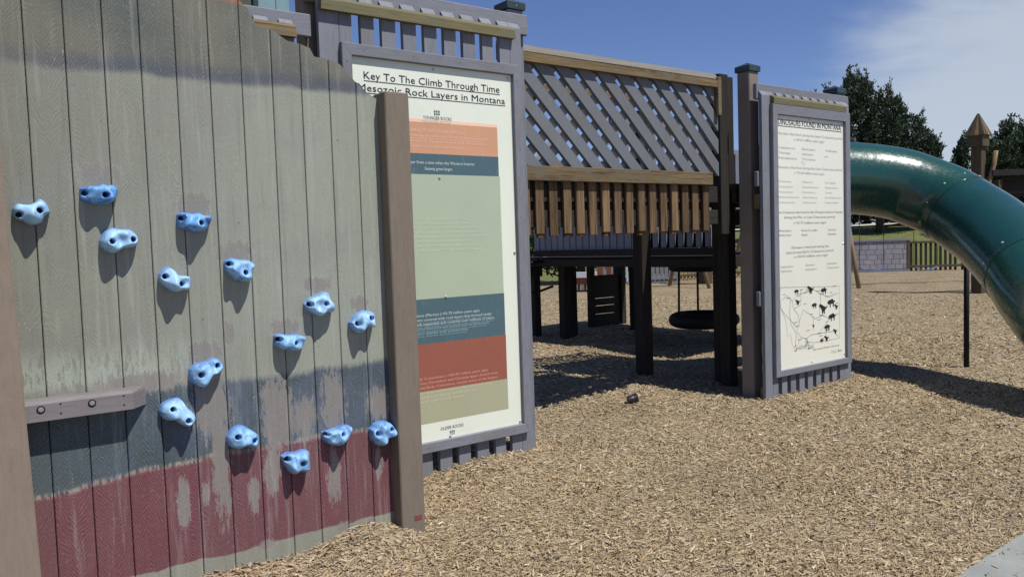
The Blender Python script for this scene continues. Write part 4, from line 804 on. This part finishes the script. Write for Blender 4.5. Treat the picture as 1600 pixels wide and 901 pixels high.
for zz_ in (1.24, .04): board('frame_board', (p.x+nrm.x*.03, p.y+nrm.y*.03, zz_), (Lp+.1, .08, .09), gx, mf, (0, 0, an))
for A in (A0, A1): board('frame_post', (A.x, A.y, .62), (.12, .1, 1.32), fz, mf, (0, 0, an))
picket_fence('dark brown slatted fence to the right of the stone mural panel', [(31.15, 15.8), (32.5, 14.5), (33.4, 12.6)], 1.15, .09, .09, wd)
# swings
def aleg(par, top, foot, mat=logm): tube('leg', [foot, top], .06, mat, par, 10)
def swingset(label, a, b, h, seats, mat=logm, thk=.085):
    a = Vector((*a, 0)); b = Vector((*b, 0)); d = (b-a).normalized(); nrm = Vector((-d.y, d.x, 0)); t = thing('swing_set', label, 'swing set', tuple(a)); tube('cross_beam', [a+Vector((0, 0, h)), b+Vector((0, 0, h))], .09, mat, t, 10)
    for q in (a, b):
        for s_ in (-1, 1): aleg(t, q+Vector((0, 0, h)), q+nrm*1.0*s_-Vector((0, 0, .1)), mat)
    return t, a, d
rubber_blue = flat('blue_belt_seat', (.12, .18, .34), .5)
ss, a, d = swingset('wooden swing set with blue belt seats, seen under the green slide', (22.0, 13.1), (27.6, 8.9), 2.6, 3)
def swing(label, p0, p1, zt, zs):
    t = thing('belt_swing', label, 'swing', tuple((p0+p1)/2+Vector((0, 0, zs)))); n = 9
    for p in (p0, p1): tube('chain', [p+Vector((0, 0, zt)), p+Vector((0, 0, zs+.06))], .010, chain_m, t, 5)
    V = []; F = []; o = p0+Vector((0, 0, zs+.06)); wv = Vector((-(p1-p0).y, (p1-p0).x, 0)).normalized()*.075
    for i in range(n):
        u = i/(n-1); q = p0.lerp(p1, u)+Vector((0, 0, zs+.06-.09*(1-(2*u-1)**2)))
        for dz in (0, -.02): V += [tuple(q-wv-o+Vector((0, 0, dz))), tuple(q+wv-o+Vector((0, 0, dz)))]
    for i in range(n-1):
        k = 4*i; F += [(k, k+4, k+5, k+1), (k+2, k+3, k+7, k+6), (k, k+2, k+6, k+4), (k+1, k+5, k+7, k+3)]
    pyd('seat', V, F, rubber_blue, t, o)
o_ = Vector((22.68, 13.02, 0)); dv_ = Vector((.8, -.6, 0))
swing('blue belt swing in front of the stone mural panel', o_, o_+dv_*.72, 2.5, .46); swing('blue belt swing in front of the dark slatted fence, right of the mural panel', o_+dv_*1.62, o_+dv_*2.34, 2.4, .44)
ss, a, d = swingset('far wooden swing set seen behind the tire swing chains', (19.95, 17.3), (22.6, 16.9), 2.6, 1)
swing('blue belt swing just left of the brown post by the dinosaur board', Vector((22.9, 17.2, 0)), Vector((23.4, 17.0, 0)), 2.5, .5)
post('thick dark post far behind the tire swing', 21.6, 18.0, .36, 2.6, fz, capped=False)
# far playhouse
ph_ = thing('playhouse', 'small red-brown playhouse with a pale sill far behind the low deck', 'playhouse', (17.2, 18.9, 0))
redw = wood('red_brown_board', (.24, .085, .05), (.10, .04, .025), 'x', 30, .1); palew = flat('pale_sill', (.55, .58, .62), .7)
D1 = Vector((.64, -.77, 0)); O1 = Vector((16.4, 19.45, 0)); an1 = math.atan2(D1.y, D1.x)
def phb(nm_, s0, s1, z0, z1, mat, off=0, th=.05):
    c_ = O1+D1*((s0+s1)/2)+Vector((-D1.y, D1.x, 0))*-off; board(nm_, (c_.x, c_.y, (z0+z1)/2), (s1-s0, th, z1-z0), mat, ph_, (0, 0, an1))
phb('sill', .1, 1.15, .44, .62, palew, .03, .1); phb('wall_board', .1, 1.15, .24, .43, redw); phb('post_body', 1.16, 1.34, 0, 1.1, redw); phb('wall_board', 1.35, 2.1, .28, .42, redw); phb('window_sill', 1.4, 2.05, .43, .47, palew, .02, .1)
phb('wall_board', 1.45, 1.6, .48, .95, redw); phb('wall_board', 1.78, 1.9, .48, .95, redw); phb('corner_board', 2.06, 2.1, .28, .95, palew, .02); phb('roof_beam', .1, 2.1, .96, 1.1, redw)
phb('bottom_rail', .1, 1.15, .0, .05, wdx)
for k in range(6): phb('picket', .13+.2*k, .20+.2*k, .051, .235, wdx)
for k in range(5): phb('pale_picket', .225+.2*k, .31+.2*k, .051, .235, palew, -.04, .03)
picket_fence('yellowish picket fence with bushes behind, far left under the bridge', [(13.6, 22.5), (16.2, 20.6)], .95, .1, .07, logm)
# the can lying in the chips
cn = thing('crushed_cup', 'small crushed black cup lying on the wood chips in front of the bridge', 'cup', (5.50, 5.53, .05))
lathe('cup_body', [(.034, 0), (.036, .004), (.04, .03), (.037, .055), (.045, .088), (.0465, .09), (.044, .088), (.036, .05), (.02, .02)], flat('black_plastic_cup', (.02, .018, .022), .4, .5, nz=.4, ns=60), cn, (5.47, 5.53, .045), (math.radians(78), math.radians(20), math.radians(68)), 14, False)
# green boarded hut above the climbing wall, far behind
hut = thing('boarded_tower', 'pale blue-green boarded tower side, just visible above the climbing wall slope', 'tower', (3.2, 8.6, 0))
pg = composite('pale_green_board', alb(112, 140, 145), 'z', .03, .25)
def hy(u): return u
for k, (a_, b_) in enumerate(((2.714, 2.885), (2.889, 3.02))): bspan('wall_board', a_, b_, 7.5, 7.54, 0, 6.0, pg, hut)
bspan('corner_post', 2.66, 2.71, 7.47, 7.57, 0, 6.0, green_cap, hut); bspan('wall_board', 2.1, 2.655, 7.5, 7.54, 0, 6.0, composite('dark_olive_board', (.07, .09, .07)), hut)

# ------------------------------------------------------------------ grass bank and trees
def gnoise(m, a, b, s=1.5):
    gp = m.n('NewGeometry').outputs['Position']; c = m.mix(m.rng(m.noise(gp, s, 6, .6), .35, .68), a, b); c = m.mix(m.math('MULTIPLY', m.rng(m.noise(gp, 25, 3, .6), .4, .7), .4), c, tuple(v*.55 for v in a)); m.col(c); m.bump(m.noise(gp, 30, 3), .6, .05)
m = MT('lawn_grass', .9, .15); gnoise(m, alb(108, 116, 66, 1.25), alb(124, 126, 80, 1.25))
V = []; F = []; import itertools
cs = [(0, -.05), (1.6, .05), (7, 1.15), (10, 1.75), (13, 1.95), (60, 2.0)]; n = 60
Lb = [(Vector((8+i*1.0, 24.5-.1*i, 0)) if i < 20 else Vector((28+.55*(i-20), 22.5-.72*(i-20), 0))) for i in range(n)]
for i, p in enumerate(Lb):
    t_ = (Lb[min(i+1, n-1)]-Lb[max(i-1, 0)]).normalized(); nn = Vector((-t_.y, t_.x, 0)); nn = nn if nn.x+nn.y > 0 else -nn
    for d_, z_ in cs: q = p+nn*(d_+.8); V.append((q.x, q.y, z_+.03*math.sin(i*.9+d_)))
for i in range(n-1):
    for k in range(len(cs)-1): a = i*len(cs)+k; F.append((a, a+1, a+1+len(cs), a+len(cs)))
tag(pyd('grass_bank', V, F, m.m, smooth=True), kind='structure')
pm = flat('pale_far_path', (.42, .40, .37), .9); V = []; F = []
for i, p in enumerate(Lb):
    t_ = (Lb[min(i+1, n-1)]-Lb[max(i-1, 0)]).normalized(); nn = Vector((-t_.y, t_.x, 0)); nn = nn if nn.x+nn.y > 0 else -nn
    for d_ in (11.2, 12.6): q = p+nn*(d_+.8); V.append((q.x, q.y, 1.88+.03*math.sin(i*.9+d_)+.06+.04*(d_-11)))
for i in range(n-1): a = 2*i; F.append((a, a+1, a+3, a+2))
tag(pyd('path', V, F, pm), kind='structure')
leafm = []
for i, (a, b) in enumerate((((.035, .055, .034), (.075, .105, .055)), ((.045, .07, .03), (.09, .12, .055)))):
    m = MT('needle_foliage_%d' % i, .7, .3); at = m.n('Attribute'); at.attribute_name = 'tone'; s_ = m.n('SeparateColor'); m.l(at.outputs['Color'], s_.inputs[0])
    m.col(m.mix(s_.outputs[0], a, b)); leafm.append(m.m)
barkm = wood('pine_bark', (.10, .075, .055), (.04, .03, .02), 'z', 20, .1)
def foliage(name, clusters, mat, parent, seed, leaf=.12, upb=.7, per=260):
    rg = np.random.default_rng(seed); VV = []; T = []
    for (cx, cy, cz, r, tone) in clusters:
        n = int(per*(r/.5)**2); u = rg.normal(size=(n, 3)); u /= np.linalg.norm(u, axis=1)[:, None]; rad = r*rg.uniform(.35, 1, (n, 1))**.6
        p = np.array([cx, cy, cz])+u*rad*np.array([1, 1, .8]); d = u*.55+np.array([0, 0, upb])+rg.normal(0, .28, (n, 3)); d /= np.linalg.norm(d, axis=1)[:, None]
        s = np.cross(d, rg.normal(size=(n, 3))); s /= np.linalg.norm(s, axis=1)[:, None]; l_ = leaf*rg.uniform(.6, 1.5, (n, 1)); w = l_*.28
        VV.append(np.stack([p-s*w, p+s*w, p+d*l_+s*w*.4, p+d*l_-s*w*.4], 1)); T.append(np.repeat(np.clip(tone+rg.normal(0, .25, n), 0, 1), 4))
    V = np.concatenate(VV).reshape(-1, 3); t = np.concatenate(T); F = np.arange(len(V)).reshape(-1, 4); base = np.array(WL[parent.name])
    me = np_mesh(name, V-base, F); ca = me.color_attributes.new('tone', 'FLOAT_COLOR', 'POINT'); ca.data.foreach_set('color', np.stack([t, t, t, t*0+1], -1).astype(np.float32).ravel())
    return obj(name, me, mat, parent, tuple(base))
def pine(label, x, y, h, w, seed, cat='tree', mi=0, base=1.6, lobes=None, group=None, leaf=.12, name='pine_tree'):
    t = thing(name, label, cat, (x, y, base), group); rg = random.Random(seed); z0 = base
    tube('trunk', [(x, y, z0-.3), (x+.05, y, z0+h*.4), (x, y+.05, z0+h*.8)], [.2, .13, .04], barkm, t, 8); cl = []
    if lobes is None: lobes = [(0, 1.0, w*.5)]
    for (dx, hf, hw) in lobes:
        nl = int(8*hf*h/2)
        for k in range(nl):
            f = (k+.5)/nl; zc = z0+h*hf*(.12+.86*f); rr_ = hw*math.sqrt(max(0, 1-f**2.4))*(.72+.4*rg.random())*(.8+.2*min(1, f*4))+.1; m_ = max(3, int(rr_*7))
            for j in range(m_):
                a = rg.uniform(0, 6.28); q = rr_*math.sqrt(rg.uniform(.1, 1)); px_ = x+dx*.72+q*math.cos(a); py_ = y-dx*.69+q*math.sin(a); zq = zc+rg.uniform(-.2, .2)+q*.25; r_ = rg.uniform(.2, .40)
                cl.append((px_, py_, zq, r_, .25+.5*rg.random()))
                # upward tuft
                if rg.random() < .7: ox, oy = rg.uniform(-.1, .1), rg.uniform(-.1, .1); cl.append((px_+ox, py_+oy, zq+r_*1.1, r_*.42, .5)); cl.append((px_+ox*2, py_+oy*2, zq+r_*1.7, r_*.28, .6)); cl.append((px_+ox*3, py_+oy*3, zq+r_*2.2, r_*.2, .7))
            if k % 3 == 0: a = rg.uniform(0, 6.28); tube('limb', [(x, y, zc-.5), (x+dx*.72+rr_*.8*math.cos(a), y-dx*.69+rr_*.8*math.sin(a), zc)], [.06, .015], barkm, t, 5)
    foliage('crown', cl, leafm[mi], t, seed, leaf); return t
pine('tallest dark pine with upswept tufts, right above the dinosaur board and green slide', 40.6, 22.2, 7.9, 3.6, 3, lobes=[(-2.6, .90, .95), (-1.1, 1.0, 1.2), (.4, .88, 1.25), (1.5, .74, 1.0), (2.6, .60, .65)])
pine('small dark pine left of the roofed post', 47.6, 21.2, 4.8, 2.0, 5, lobes=[(0, 1.0, .75)])
pine('rounded dark pine at the right edge of the photo', 42.3, 16.4, 4.9, 3.5, 6, lobes=[(-.5, .96, 1.25), (.9, 1.0, 1.5), (2.6, .95, 1.5)])
pine('pine whose tip just shows over the top rail of the dinosaur board', 36.3, 23.4, 6.55, 1.6, 7, lobes=[(0, 1.0, .7)])
pine('bushy tree seen in pieces through the left of the bridge lattice', 20.2, 22.8, 4.2, 4, 8, lobes=[(-.9, .8, 1.3), (.8, 1.0, 1.5)], mi=1, base=0, name='broadleaf_tree')
pine('tree glimpsed through the middle of the bridge lattice', 27, 25.6, 4.6, 4, 9, lobes=[(-.8, .8, 1.3), (.8, .9, 1.3)], mi=1, base=0, name='broadleaf_tree')
# dark hedge line on top of the bank
cl = []; rg = random.Random(4)
for i in range(150):
    f = rg.random(); p = Vector((30, 42, 0)).lerp(Vector((62, 14, 0)), f); cl.append((p.x+rg.uniform(-1, 1), p.y+rg.uniform(-1, 1), 2.2+rg.uniform(0, 1.3), rg.uniform(.6, 1.0), rg.random()*.4))
hd_ = thing('hedge', 'low dark hedge along the top of the grass bank below the green slide', 'hedge', (46, 28, 2)); foliage('hedge_foliage', cl, leafm[0], hd_, 4, .3, .4, 60)
cl = [(14.5+rg.uniform(-1.4, 1.6), 22.6+rg.uniform(-1.5, .3), rg.uniform(.3, 1.2), rg.uniform(.3, .5), rg.random()) for _ in range(24)]
bsh = thing('bush', 'yellow-green bush behind the far left picket fence', 'bush', (15, 22, 0)); foliage('bush_foliage', cl, leafm[1], bsh, 9, .1, .3, 200)
print('objects', len(bpy.data.objects))
